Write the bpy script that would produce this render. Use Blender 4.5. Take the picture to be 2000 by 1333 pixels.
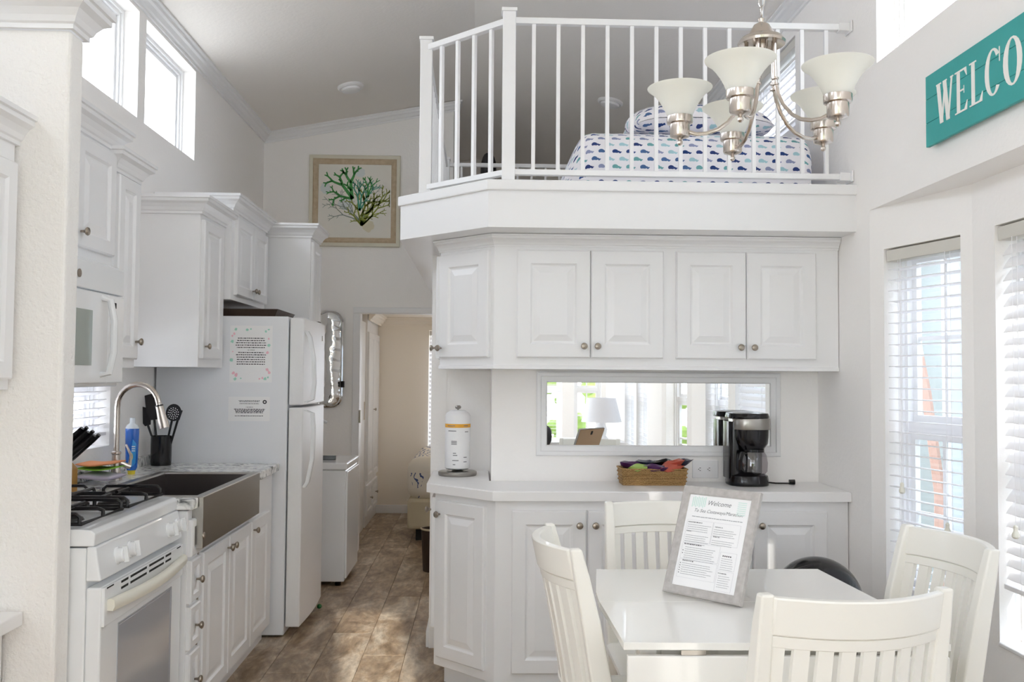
import bpy, bmesh, math, random
from mathutils import Vector, Matrix
random.seed(7)
for o in list(bpy.data.objects): bpy.data.objects.remove(o)
SC = bpy.context.scene
COL = SC.collection
PI = math.pi

# ------------------------------------------------------------------ camera
yaw, pit, roll = .0352, .0385, -.0076
def _R(ax, a): return Matrix.Rotation(a, 3, ax)
Rw = _R('Z', -yaw) @ _R('X', pit) @ _R('Y', roll) @ _R('X', PI/2)
cam = bpy.data.cameras.new('camera'); camo = bpy.data.objects.new('camera', cam); COL.objects.link(camo)
camo.matrix_world = Matrix.Translation((0, 0, 1.40)) @ Rw.to_4x4()
cam.sensor_width = 36; cam.lens = 36*1780/2000; cam.clip_start = .05
SC.camera = camo
# ------------------------------------------------------------------ view, sky, sun
SC.view_settings.view_transform = 'Standard'
SC.view_settings.look = 'None'
SC.view_settings.gamma = 1
SC.view_settings.use_curve_mapping = False
SC.view_settings.exposure = 1.36
W = bpy.data.worlds.new('sky'); SC.world = W; W.use_nodes = True
nt = W.node_tree; bg = nt.nodes['Background']
tc = nt.nodes.new('ShaderNodeTexCoord'); sp = nt.nodes.new('ShaderNodeSeparateXYZ')
rp = nt.nodes.new('ShaderNodeValToRGB')
nt.links.new(tc.outputs['Generated'], sp.inputs[0]); nt.links.new(sp.outputs['Z'], rp.inputs[0])
rp.color_ramp.elements[0].color = (.91, .945, 1, 1); rp.color_ramp.elements[1].color = (.80, .88, 1, 1)
nt.links.new(rp.outputs[0], bg.inputs[0]); bg.inputs[1].default_value = 2.9
sun = bpy.data.lights.new('sun', 'SUN'); suno = bpy.data.objects.new('sun', sun); COL.objects.link(suno)
sun.energy = 3.5; sun.angle = math.radians(.6); sun.color = (1, .93, .82)
suno.rotation_euler = Vector((-1.2, 7.5, -2.7)).to_track_quat('-Z', 'Y').to_euler()
SC.cycles.max_bounces = 16; SC.cycles.diffuse_bounces = 12; SC.cycles.glossy_bounces = 6
SC.cycles.transmission_bounces = 8; SC.cycles.transparent_max_bounces = 16
SC.cycles.caustics_reflective = False; SC.cycles.caustics_refractive = False
SC.cycles.sample_clamp_indirect = 6
def portal(loc, size, sy, n):
    l = bpy.data.lights.new('window_portal', 'AREA'); l.shape = 'RECTANGLE'; l.size = size; l.size_y = sy
    l.cycles.is_portal = True
    o = bpy.data.objects.new('window_portal', l); COL.objects.link(o); o.location = loc
    o.rotation_euler = Vector(n).to_track_quat('-Z', 'Z').to_euler()

# ------------------------------------------------------------------ materials
def srgb(c):
    if isinstance(c, str): c = tuple(int(c[i:i+2], 16)/255 for i in (0, 2, 4))
    return tuple(x/12.92 if x <= .04045 else ((x+.055)/1.055)**2.4 for x in c)+(1,)
class N:
    def __init__(s, name):
        s.m = bpy.data.materials.new(name); s.m.use_nodes = True; s.t = s.m.node_tree
        s.b = s.t.nodes['Principled BSDF']
    def n(s, typ, **k):
        x = s.t.nodes.new('ShaderNode'+typ)
        for a, v in k.items(): setattr(x, a, v)
        return x
    def l(s, a, b): s.t.links.new(a, b)
    def set(s, **k):
        for a, v in k.items(): s.b.inputs[a.replace('_', ' ')].default_value = v
        return s
def mat(name, col, rough=.5, metal=0, bump=None, var=None, spec=.5, coat=0, **kw):
    s = N(name); s.set(Base_Color=srgb(col), Roughness=rough, Metallic=metal)
    s.b.inputs['Specular IOR Level'].default_value = spec
    s.b.inputs['Coat Weight'].default_value = coat
    tcn = s.n('TexCoord')
    if var:   # (scale, second colour)
        no = s.n('TexNoise'); no.inputs['Scale'].default_value = var[0]; no.inputs['Detail'].default_value = 5
        mx = s.n('Mix', data_type='RGBA'); mx.inputs[6].default_value = srgb(col); mx.inputs[7].default_value = srgb(var[1])
        s.l(tcn.outputs['Object'], no.inputs['Vector']); s.l(no.outputs[0], mx.inputs[0]); s.l(mx.outputs[2], s.b.inputs['Base Color'])
    if bump:  # (scale, strength)
        no = s.n('TexNoise'); no.inputs['Scale'].default_value = bump[0]; no.inputs['Detail'].default_value = 3
        bu = s.n('Bump'); bu.inputs['Strength'].default_value = bump[1]; bu.inputs['Distance'].default_value = .004
        s.l(tcn.outputs['Object'], no.inputs['Vector']); s.l(no.outputs[0], bu.inputs['Height']); s.l(bu.outputs[0], s.b.inputs['Normal'])
    return s.m
M = {}
M['wall'] = mat('wall_paint', 'f7f5f3', .7, bump=(60, .35))
M['stucco'] = mat('textured_wall_paint', 'f1efec', .7, bump=(85, .9))
M['ceiling'] = mat('ceiling_paint', 'eeeae5', .85, bump=(45, .3))
M['trim'] = mat('white_trim', 'ececed', .35)
M['cab'] = mat('white_cabinet', 'ebebec', .32, bump=(7, .03))
M['laminate'] = mat('white_laminate', 'efeeee', .3)
M['appl'] = mat('white_appliance', 'eaecee', .22, coat=.3)
M['fridge_side'] = mat('fridge_side_white', 'e9ebef', .38, bump=(120, .1))
M['fridge_front'] = mat('fridge_front_white', 'eaeaeb', .33, bump=(150, .2))
M['cream'] = mat('aged_white_plastic', 'e6e3d6', .35)
M['chair'] = mat('ivory_chair_paint', 'efede6', .28, coat=.3)
M['table'] = mat('ivory_table_paint', 'efeeea', .22, coat=.4)
M['nickel'] = mat('brushed_nickel', 'cdc4bc', .22, 1)
M['knob'] = mat('pewter', 'a1978b', .3, 1)
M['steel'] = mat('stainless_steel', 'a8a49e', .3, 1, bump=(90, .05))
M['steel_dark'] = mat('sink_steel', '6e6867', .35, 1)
M['chrome'] = mat('chrome', 'dddddd', .08, 1)
M['black'] = mat('black_plastic', '0b090d', .16)
M['blackm'] = mat('matt_black', '18151a', .5)
M['iron'] = mat('cast_iron', '0c090b', .35)
M['dark'] = mat('dark_gap', '1a1818', .8)
M['brown'] = mat('dark_brown_wicker', '3a2a1e', .6, bump=(60, .6))
M['wood'] = mat('knife_block_wood', 'b98a3f', .4, var=(20, 'a5752d'))
M['mirror'] = mat('mirror_glass', 'f2f4f4', .01, 1)
M['olive'] = mat('shadow_underside_wood', '8d815b', .6)
M['blind'] = mat('blind_slat', 'f3f2f4', .45)
M['blindrail'] = mat('blind_headrail', 'd3d0c8', .45)
M['paper'] = mat('paper', 'f2f2f3', .7)
M['ink'] = mat('grey_ink', '8a8a8e', .8)
M['inkd'] = mat('dark_ink', '35353a', .8)
M['mint'] = mat('mint_print', 'a9dccb', .8)
M['pink'] = mat('pink_print', 'f2c2cf', .8)
M['teal'] = mat('teal_board', '3aa9a7', .55, var=(14, '36a09d'), bump=(40, .2))
M['tealedge'] = mat('teal_board_edge', '2a8f8f', .6)
M['letter'] = mat('white_lettering', 'f4f3ee', .6)
M['greyframe'] = mat('distressed_grey_frame', 'cbc7c4', .6, var=(60, '9d9895'), bump=(60, .4))
M['picture_frame'] = mat('distressed_tan_frame', 'd6c7ad', .55, var=(30, 'ab9475'), bump=(40, .3))
M['cream_frame'] = mat('cream_frame', 'd9d5c4', .5)
M['canvas'] = mat('watercolour_paper', 'ece5dc', .8, var=(5, 'e0e2da'))
M['seat'] = M['chair']
M['orange_rag'] = mat('orange_cloth', 'f0a070', .9, bump=(80, .5))
M['green_rag'] = mat('green_cloth', '8fd04a', .9)
M['lilac_rag'] = mat('lilac_cloth', 'c9c0d2', .9, bump=(60, .5))
M['blue'] = mat('blue_liquid', '1465c8', .15, coat=.5)
M['bluel'] = mat('light_blue_label', '3d9be0', .3)
M['yellow'] = mat('yellow_label', 'e8d33a', .4)
M['orange'] = mat('orange_band', 'eeb040', .6)
M['clearp'] = mat('clear_plastic', 'dfe6ec', .1)
M['purple'] = mat('purple_foil', '4a1f55', .3)
M['salmon'] = mat('salmon_foil', 'c4604e', .3)
M['navy'] = mat('navy_foil', '20203c', .3)
M['lime'] = mat('lime_foil', 'a8c66a', .3)
M['green'] = mat('green_plastic', '1f6b32', .5)
M['fabric'] = mat('beige_upholstery', 'c9bda2', .85, bump=(120, .3))
M['hardboard'] = mat('brown_hardboard', 'a98a6a', .6)
M['lampshade'] = mat('white_lamp_shade', 'e6e6ea', .8)
M['outhouse'] = mat('grey_siding', '939a98', .8)
M['outwhite'] = mat('white_outdoor_paint', 'c9d2dc', .7)
M['outterra'] = mat('terracotta_trunk', 'bd9c8e', .9)
M['ground'] = mat('pale_gravel', 'dcd8d0', .9, bump=(30, .3))
M['leaf'] = mat('hedge_leaves', '5f7d2c', .8, var=(9, 'a3b85a'))
M['bedroom'] = mat('bedroom_wall_paint', 'f0e8dc', .75, bump=(60, .2))

def floor_mat():
    s = N('vinyl_plank'); tcn = s.n('TexCoord'); oi = s.n('ObjectInfo')
    mp = s.n('Mapping'); mp.inputs['Scale'].default_value = (3.6, 1.3, 1)
    ad = s.n('VectorMath', operation='ADD'); mu = s.n('VectorMath', operation='SCALE'); mu.inputs['Scale'].default_value = 30
    cb = s.n('CombineXYZ')
    s.l(oi.outputs['Random'], cb.inputs[0]); s.l(oi.outputs['Random'], cb.inputs[1]); s.l(cb.outputs[0], mu.inputs[0])
    s.l(tcn.outputs['Object'], ad.inputs[0]); s.l(mu.outputs[0], ad.inputs[1]); s.l(ad.outputs[0], mp.inputs[0])
    n1 = s.n('TexNoise'); n1.inputs['Scale'].default_value = 1.6; n1.inputs['Detail'].default_value = 8; n1.inputs['Roughness'].default_value = .7; n1.inputs['Distortion'].default_value = .6
    s.l(mp.outputs[0], n1.inputs['Vector'])
    r = s.n('ValToRGB'); cr = r.color_ramp
    cr.elements[0].position = .34; cr.elements[0].color = srgb('6a553f')
    cr.elements[1].position = .66; cr.elements[1].color = srgb('c9bdab')
    e = cr.elements.new(.5); e.color = srgb('9d8870')
    s.l(n1.outputs[0], r.inputs[0])
    n2 = s.n('TexNoise'); n2.inputs['Scale'].default_value = 9; n2.inputs['Detail'].default_value = 6
    s.l(mp.outputs[0], n2.inputs['Vector'])
    mx = s.n('Mix', data_type='RGBA', blend_type='OVERLAY'); mx.inputs[0].default_value = .7
    s.l(r.outputs[0], mx.inputs[6]); s.l(n2.outputs[0], mx.inputs[7]); s.l(mx.outputs[2], s.b.inputs['Base Color'])
    s.set(Roughness=.38)
    bu = s.n('Bump'); bu.inputs['Strength'].default_value = .15; bu.inputs['Distance'].default_value = .002
    s.l(n2.outputs[0], bu.inputs['Height']); s.l(bu.outputs[0], s.b.inputs['Normal'])
    return s.m
M['plank'] = floor_mat()
def marble_mat():
    s = N('marble_laminate'); tcn = s.n('TexCoord')
    n1 = s.n('TexNoise'); n1.inputs['Scale'].default_value = 12; n1.inputs['Detail'].default_value = 10; n1.inputs['Distortion'].default_value = 2.2
    s.l(tcn.outputs['Object'], n1.inputs['Vector'])
    r = s.n('ValToRGB'); cr = r.color_ramp
    cr.elements[0].position = .34; cr.elements[0].color = srgb('5c5e60')
    cr.elements[1].position = .54; cr.elements[1].color = srgb('ececea')
    e = cr.elements.new(.44); e.color = srgb('c3c4c3')
    s.l(n1.outputs[0], r.inputs[0]); s.l(r.outputs[0], s.b.inputs['Base Color']); s.set(Roughness=.18)
    return s.m
M['marble'] = marble_mat()
def wicker_mat():
    s = N('woven_seagrass'); tcn = s.n('TexCoord')
    w = s.n('TexWave'); w.bands_direction = 'Z'; w.inputs['Scale'].default_value = 60; w.inputs['Distortion'].default_value = 5; w.inputs['Detail Scale'].default_value = 3
    s.l(tcn.outputs['Object'], w.inputs['Vector'])
    r = s.n('ValToRGB'); r.color_ramp.elements[0].color = srgb('7d5a30'); r.color_ramp.elements[1].color = srgb('c4a06a')
    s.l(w.outputs[0], r.inputs[0]); s.l(r.outputs[0], s.b.inputs['Base Color'])
    bu = s.n('Bump'); bu.inputs['Strength'].default_value = .6; bu.inputs['Distance'].default_value = .003
    s.l(w.outputs[0], bu.inputs['Height']); s.l(bu.outputs[0], s.b.inputs['Normal']); s.set(Roughness=.7)
    return s.m
M['wicker'] = wicker_mat()
def glass_mat(name, tint=(.97, .985, 1, 1), refl=.06):
    s = N(name); s.t.nodes.remove(s.b)
    tr = s.n('BsdfTransparent'); tr.inputs[0].default_value = tint
    gl = s.n('BsdfGlossy'); gl.inputs['Roughness'].default_value = .02
    mx = s.n('MixShader'); mx.inputs[0].default_value = refl
    s.l(tr.outputs[0], mx.inputs[1]); s.l(gl.outputs[0], mx.inputs[2]); s.l(mx.outputs[0], s.t.nodes['Material Output'].inputs[0])
    return s.m
M['glass'] = glass_mat('window_glass')
M['carafe'] = glass_mat('carafe_glass', (.75, .72, .74, 1), .18)
M['oven_glass'] = mat('oven_window_glass', 'a2a5ad', .12, coat=.5)
M['mw_glass'] = mat('microwave_window', '9aa5a2', .15, coat=.5)
def frosted():
    s = N('alabaster_glass'); s.t.nodes.remove(s.b)
    d = s.n('BsdfDiffuse'); d.inputs[0].default_value = srgb('fbfbf7')
    t = s.n('BsdfTranslucent'); t.inputs[0].default_value = srgb('fbfcf6')
    g = s.n('BsdfGlossy'); g.inputs['Roughness'].default_value = .25
    a = s.n('MixShader'); a.inputs[0].default_value = .35; b = s.n('MixShader'); b.inputs[0].default_value = .06
    s.l(d.outputs[0], a.inputs[1]); s.l(t.outputs[0], a.inputs[2]); s.l(a.outputs[0], b.inputs[1]); s.l(g.outputs[0], b.inputs[2])
    s.l(b.outputs[0], s.t.nodes['Material Output'].inputs[0]); return s.m
M['frost'] = frosted()
def print_fabric(name, base, cols, scale, fins=True, kind='whale'):
    s = N(name); uv = s.n('UVMap')
    mp = s.n('Mapping'); mp.inputs['Scale'].default_value = scale; s.l(uv.outputs[0], mp.inputs[0])
    vx = mp.outputs[0]
    sep = s.n('SeparateXYZ'); s.l(vx, sep.inputs[0])
    def mth(op, a, b=None, clamp=False):
        x = s.n('Math', operation=op); x.use_clamp = clamp
        for i, q in enumerate((a, b)):
            if q is None: continue
            if isinstance(q, (int, float)): x.inputs[i].default_value = q
            else: s.l(q, x.inputs[i])
        return x.outputs[0]
    fy = mth('FLOOR', sep.outputs[1]); sh = mth('MULTIPLY', mth('MODULO', mth('ABSOLUTE', fy), 2), .5)
    xs = mth('ADD', sep.outputs[0], sh); fx = mth('FLOOR', xs)
    cx = mth('SUBTRACT', mth('SUBTRACT', xs, fx), .5); cy = mth('SUBTRACT', mth('SUBTRACT', sep.outputs[1], fy), .5)
    def ell(x0, y0, a, b, rot=0):
        c, n_ = math.cos(rot), math.sin(rot)
        dx = mth('SUBTRACT', cx, x0); dy = mth('SUBTRACT', cy, y0)
        u = mth('ADD', mth('MULTIPLY', dx, c), mth('MULTIPLY', dy, n_)); v = mth('SUBTRACT', mth('MULTIPLY', dy, c), mth('MULTIPLY', dx, n_))
        d = mth('ADD', mth('POWER', mth('ABSOLUTE', mth('DIVIDE', u, a)), 2), mth('POWER', mth('ABSOLUTE', mth('DIVIDE', v, b)), 2))
        return mth('LESS_THAN', d, 1)
    # a small whale: round body, tapering tail stock, two flukes
    m_ = ell(-.08, .0, .22, .30)
    for e in ((.14, -.03, .13, .13, -.4), (.25, -.17, .08, .08, -.7), (.30, -.07, .09, .07, .3)): m_ = mth('MAXIMUM', m_, ell(*e))
    cut = ell(-.1, -.38, .3, .19); m_ = mth('MULTIPLY', m_, mth('SUBTRACT', 1, cut))
    cb = s.n('CombineXYZ'); s.l(fx, cb.inputs[0]); s.l(fy, cb.inputs[1])
    wn = s.n('TexWhiteNoise', noise_dimensions='2D'); s.l(cb.outputs[0], wn.inputs['Vector'])
    r = s.n('ValToRGB'); cr = r.color_ramp; cr.interpolation = 'CONSTANT'
    cr.elements[0].color = srgb(cols[0]); cr.elements[1].position = 1/len(cols); cr.elements[1].color = srgb(cols[1])
    for i in range(2, len(cols)): e = cr.elements.new(i/len(cols)); e.color = srgb(cols[i])
    s.l(wn.outputs['Value'], r.inputs[0])
    mx = s.n('Mix', data_type='RGBA'); mx.inputs[6].default_value = srgb(base); s.l(m_, mx.inputs[0]); s.l(r.outputs[0], mx.inputs[7])
    s.l(mx.outputs[2], s.b.inputs['Base Color']); s.set(Roughness=.9)
    return s.m
M['whale'] = print_fabric('whale_print_cotton', 'f1eff4', ['23407e', '8f96b8', 'a7cdd6', '4a6b9a', '6fa9ad', '2d3f78'], (1/.064, 1/.036, 1))
def coral_fabric():
    s = N('coral_print_quilt'); tcn = s.n('TexCoord'); w = s.n('TexWave'); w.inputs['Scale'].default_value = 7; w.inputs['Distortion'].default_value = 14; w.inputs['Detail'].default_value = 4
    n = s.n('TexNoise'); n.inputs['Scale'].default_value = 4
    s.l(tcn.outputs['Object'], w.inputs['Vector']); s.l(tcn.outputs['Object'], n.inputs['Vector'])
    a = s.n('Math', operation='GREATER_THAN'); a.inputs[1].default_value = .82; s.l(w.outputs[1], a.inputs[0])
    b = s.n('Math', operation='GREATER_THAN'); b.inputs[1].default_value = .5; s.l(n.outputs[0], b.inputs[0])
    c = s.n('Math', operation='MULTIPLY'); s.l(a.outputs[0], c.inputs[0]); s.l(b.outputs[0], c.inputs[1])
    mx = s.n('Mix', data_type='RGBA'); mx.inputs[6].default_value = srgb('e3dccf'); mx.inputs[7].default_value = srgb('4f5f88')
    s.l(c.outputs[0], mx.inputs[0]); s.l(mx.outputs[2], s.b.inputs['Base Color']); s.set(Roughness=.9)
    return s.m
M['coral_quilt'] = coral_fabric()

# ------------------------------------------------------------------ mesh building
class Fr:
    """local frame: (a, b, c) -> o + a*u + b*up + c*n"""
    def __init__(s, o, u, n, up=(0, 0, 1)):
        s.o = Vector(o); s.u = Vector(u).normalized(); s.n = Vector(n).normalized(); s.w = Vector(up).normalized()
    def __call__(s, a, b, c=0): return s.o + s.u*a + s.w*b + s.n*c
    def sub(s, a, b, c=0): return Fr(s(a, b, c), s.u, s.n, s.w)
WORLD = Fr((0, 0, 0), (1, 0, 0), (0, 0, 1), (0, 1, 0))   # a=x, b=y, c=z
def child_world(p):
    v = Vector((0, 0, 0))
    while p is not None: v += p.location; p = p.parent
    return v
class MB:
    def __init__(s): s.v = []; s.f = []; s.mi = []; s.cur = 0
    def add(s, vs, fs):
        k = len(s.v); s.v += [Vector(v) for v in vs]; s.f += [tuple(i+k for i in f) for f in fs]; s.mi += [s.cur]*len(fs); return s
    def box(s, x0, x1, y0, y1, z0, z1, F=None):
        F = F or WORLD
        vs = [F(x, y, z) for z in (z0, z1) for x, y in ((x0, y0), (x1, y0), (x1, y1), (x0, y1))]
        return s.add(vs, [(3, 2, 1, 0), (4, 5, 6, 7), (0, 1, 5, 4), (1, 2, 6, 5), (2, 3, 7, 6), (3, 0, 4, 7)])
    def loft(s, rings, caps=True, closed=False):
        n = len(rings[0]); vs = [p for r in rings for p in r]; fs = []
        m = len(rings)
        for i in range(m if closed else m-1):
            j = (i+1) % m
            for k in range(n): fs.append((i*n+k, i*n+(k+1) % n, j*n+(k+1) % n, j*n+k))
        if caps and not closed: fs += [tuple(range(n-1, -1, -1)), tuple((m-1)*n+k for k in range(n))]
        return s.add(vs, fs)
    def prism(s, poly, z0, z1, F=None):
        F = F or WORLD
        return s.loft([[F(x, y, z0) for x, y in poly], [F(x, y, z1) for x, y in poly]])
    def tube(s, pts, r, n=8, closed=False, flat=1):
        pts = [Vector(p) for p in pts]; rings = []; m = len(pts); prev = None
        for i, p in enumerate(pts):
            if closed: t = pts[(i+1) % m]-pts[i-1]
            else: t = pts[min(i+1, m-1)]-pts[max(i-1, 0)]
            t.normalize()
            if prev is None:
                a = Vector((0, 0, 1)) if abs(t.z) < .9 else Vector((1, 0, 0)); u = t.cross(a).normalized()
            else: u = (prev-t*prev.dot(t)).normalized()
            prev = u; w = t.cross(u); ri = r[i] if isinstance(r, (list, tuple)) else r
            rings.append([p+u*math.cos(2*PI*k/n)*ri+w*math.sin(2*PI*k/n)*ri*flat for k in range(n)])
        return s.loft(rings, closed=closed)
    def lathe(s, prof, n=24, F=None, o=(0, 0, 0), close=True):
        """prof [(r, h)], axis = F.c (default world z)"""
        F = F or WORLD; o = Vector(o)
        rings = [[F(r*math.cos(2*PI*k/n), r*math.sin(2*PI*k/n), h)+o for k in range(n)] for r, h in prof]
        return s.loft(rings, caps=close)
    def sphere(s, c, rx, ry, rz, n=16, m=10, p=1.0):
        c = Vector(c); rings = []
        def sg(x): return math.copysign(abs(x)**p, x)
        for i in range(1, m):
            a = PI*i/m
            rings.append([c+Vector((rx*sg(math.sin(a))*sg(math.cos(2*PI*k/n)), ry*sg(math.sin(a))*sg(math.sin(2*PI*k/n)), -rz*sg(math.cos(a)))) for k in range(n)])
        return s.loft(rings)
    def sweep(s, path, prof, closed=False, side=1):
        """prof [(out, up)] swept along 3D path with mitres; out is to the right of travel * side"""
        P = [Vector(p) for p in path]; m = len(P); rings = []
        for i in range(m):
            def nrm(a, b):
                d = (b-a); d.z = 0; d.normalize(); return Vector((d.y, -d.x, 0))*side
            if closed: n0, n1 = nrm(P[i-1], P[i]), nrm(P[i], P[(i+1) % m])
            else:
                n0 = nrm(P[i-1], P[i]) if i else nrm(P[0], P[1]); n1 = nrm(P[i], P[i+1]) if i < m-1 else n0
            nn = (n0+n1).normalized(); k = 1/max(.3, nn.dot(n0))
            rings.append([P[i]+nn*k*a+Vector((0, 0, b)) for a, b in prof])
        return s.loft(rings, closed=closed)
    def build(s, name, m, parent=None, smooth=False, bevel=0, seg=2, local=False, sub=0, sharp=.6):
        me = bpy.data.meshes.new(name)
        off = Vector((0, 0, 0)) if (local or parent is None) else child_world(parent)
        me.from_pydata([v-off for v in s.v], [], s.f)
        ms = m if isinstance(m, (list, tuple)) else [m]
        for x in ms: me.materials.append(M[x] if isinstance(x, str) else x)
        for p, i in zip(me.polygons, s.mi): p.material_index = i
        bm = bmesh.new(); bm.from_mesh(me); bmesh.ops.recalc_face_normals(bm, faces=bm.faces); bm.to_mesh(me); bm.free()
        o = bpy.data.objects.new(name, me); COL.objects.link(o); o.parent = parent
        if smooth:
            for p in me.polygons: p.use_smooth = True
            if hasattr(me, 'set_sharp_from_angle') and sharp: me.set_sharp_from_angle(angle=sharp)
        if bevel:
            b = o.modifiers.new('bevel', 'BEVEL'); b.width = bevel; b.segments = seg; b.limit_method = 'ANGLE'; b.angle_limit = .6
        if sub:
            b = o.modifiers.new('sub', 'SUBSURF'); b.levels = b.render_levels = sub
        return o
def thing(name, label, cat, loc=(0, 0, 0), group=None, rz=0):
    o = bpy.data.objects.new(name, None); COL.objects.link(o); o.location = loc; o.rotation_euler[2] = rz
    o.empty_display_size = .1
    return tag(o, label, cat, group)
def tag(o, label=None, cat=None, group=None, kind=None):
    if label: o['label'] = label
    if cat: o['category'] = cat
    if group: o['group'] = group
    if kind: o['kind'] = kind
    return o
def struct(o): o['kind'] = 'structure'; return o
def copy_tree(o, parent=None):
    c = o.copy(); COL.objects.link(c); c.parent = parent
    for k in list(o.children): copy_tree(k, c)
    return c
def bx(name, m, x0, x1, y0, y1, z0, z1, parent=None, bevel=0, F=None, **k):
    return MB().box(x0, x1, y0, y1, z0, z1, F).build(name, m, parent, bevel=bevel, **k)
def ring_rect(F, w, h, ins, c): return [F(ins, ins, c), F(w-ins, ins, c), F(w-ins, h-ins, c), F(ins, h-ins, c)]
def panel_mesh(F, w, h, t=.02, fr=.055, raised=True):
    b = MB(); steps = [(0, 0), (0, t-.005), (.005, t), (fr, t), (fr+.008, t-.008), (fr+.014, t-.009)]
    if raised: steps += [(fr+.042, t-.001)]
    return b.loft([ring_rect(F, w, h, i, c) for i, c in steps])
def knob(F, a, b, c, parent, r=.015, name='knob'):
    G = Fr(F(a, b, c), F.u, F.n, F.w)
    G2 = lambda x, y, z: G(x, y, z)
    k = MB(); k.lathe([(.004*r/.015, 0), (.005, .010), (.006, .014), (r*.8, .018), (r, .023), (r*.85, .028), (r*.35, .031)], 14, F=G2)
    return k.build(name, 'knob', parent, smooth=True)
def door(F, w, h, parent, kn=None, fr=.055, name='cabinet_door', raised=True, m='cab'):
    d = panel_mesh(F, w, h, fr=fr, raised=raised).build(name, m, parent)
    if kn: knob(F, kn[0], kn[1], .02, d)
    return d
CROWN = [(0, 0), (.010, 0), (.010, .012), (.016, .016), (.022, .030), (.034, .046), (.050, .056), (.050, .070), (.058, .072), (.058, .085), (0, .085)]
def scaled(pr, k): return [(a*k, b*k) for a, b in pr]

# ------------------------------------------------------------------ room shell
XL, XR, YB, YF = -1.74, 1.609, -3.0, 7.3
RX, ZW, SL = -.05, 3.32, .19
def ceil(x): return ZW+.19*(x-XL) if x < RX else ZW+.19*(RX-XL)-.19*(x-RX)
T = .13
def wallY(name, X, out, y0, y1, z0, z1, ops, m='wall', t=T, F=None):
    """wall in plane X running along y, thickness outwards (out=+1/-1); ops [(y0,y1,z0,z1)]"""
    b = MB(); ys = sorted({y0, y1, *[o[0] for o in ops], *[o[1] for o in ops]}); xa, xb = sorted((X, X+out*t))
    for a, c in zip(ys, ys[1:]):
        segs = sorted((o[2], o[3]) for o in ops if o[0] <= a+1e-6 and o[1] >= c-1e-6); z = z0
        for s0, s1 in segs:
            if s0 > z+1e-6:
                b.box(xa, xb, a, c, z, s0, F)
            z = s1
        if z < z1-1e-6: b.box(xa, xb, a, c, z, z1, F)
    return struct(b.build(name, m))
def wallX(name, Y, out, x0, x1, z0, z1, ops, m='wall', t=T):
    b = MB(); xs = sorted({x0, x1, *[o[0] for o in ops], *[o[1] for o in ops]}); ya, yb = sorted((Y, Y+out*t))
    for a, c in zip(xs, xs[1:]):
        segs = sorted((o[2], o[3]) for o in ops if o[0] <= a+1e-6 and o[1] >= c-1e-6); z = z0
        for s0, s1 in segs:
            if s0 > z+1e-6: b.box(a, c, ya, yb, z, s0)
            z = s1
        if z < z1-1e-6: b.box(a, c, ya, yb, z, z1)
    return struct(b.build(name, m))
ZC0, ZC1 = 2.69, 3.235
left_ops = [(-2.8, -.2, .6, 2.2), (-2.3, -1.4, ZC0, ZC1), (-1.2, -.4, ZC0, ZC1), (.6, 1.4, ZC0, ZC1), (1.7, 2.5, ZC0, ZC1), (2.93, 3.70, ZC0, ZC1), (3.82, 4.62, ZC0, ZC1), (4.72, 5.54, ZC0, ZC1), (3.75, 4.37, 1.06, 1.62)]  # first opening, behind the camera, enlarged to let in more daylight
wallY('wall_left', XL, -1, YB-T, 9.5, 0, ZW+.02, left_ops)
right_ops = [(.55, 3.70, 0, 2.098), (-2.3, -1.4, ZC0, ZC1), (-1.2, -.4, ZC0, ZC1), (.3, 1.1, ZC0, ZC1), (1.3, 2.1, ZC0, ZC1), (2.85, 3.62, ZC0, ZC1), (4.58, 5.4, 2.70, 3.17), (-1.5, -.9, .5, 1.93), (-.75, -.15, .5, 1.93), (5.0, 6.6, .9, 1.85)]  # last opening, across the hall, enlarged to brighten the hall
wallY('wall_right', XR, 1, YB-T, 9.5, 0, ZW+.02, right_ops)
# back (behind the camera) wall: windows and a glazed door, the left two enlarged for daylight
back_ops = [(-1.6, -.55, 0, 2.15), (-.42, .5, .3, 2.15), (.62, 1.05, .55, 1.95), (1.2, 1.55, .55, 1.95)]
wallX('wall_back', YB, -1, XL, XR, 0, 2.3, back_ops)
b = MB()
def gable(b, Y0, Y1, zlo, holes):
    xs = sorted({XL-T, XR+T, RX, *[h[0] for h in holes], *[h[1] for h in holes]})
    for a, c in zip(xs, xs[1:]):
        hs = [h for h in holes if h[0] <= a+1e-6 and h[1] >= c-1e-6]
        if hs:
            h = hs[0]; b.box(a, c, Y0, Y1, zlo, h[2]); lo = h[3]
        else: lo = zlo
        b.loft([[Vector((a, Y0, lo)), Vector((c, Y0, lo)), Vector((c, Y0, ceil(c)+.03)), Vector((a, Y0, ceil(a)+.03))], [Vector((a, Y1, lo)), Vector((c, Y1, lo)), Vector((c, Y1, ceil(c)+.03)), Vector((a, Y1, ceil(a)+.03))]])
gable(b, YB-T, YB, 2.3, [(.5, .95, 2.4, 3.15)])  # unseen gable window, added and sized to throw the floor sun patch
struct(b.build('wall_back_gable', 'wall'))
# ceiling: two slopes
b = MB()
for xa, xb in ((XL-T, RX), (RX, XR+T)):
    b.loft([[Vector((xa, y, ceil(xa))), Vector((xb, y, ceil(xb))), Vector((xb, y, ceil(xb)+.08)), Vector((xa, y, ceil(xa)+.08))] for y in (YB-T, 9.6)])
struct(b.build('ceiling', 'ceiling'))
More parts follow.
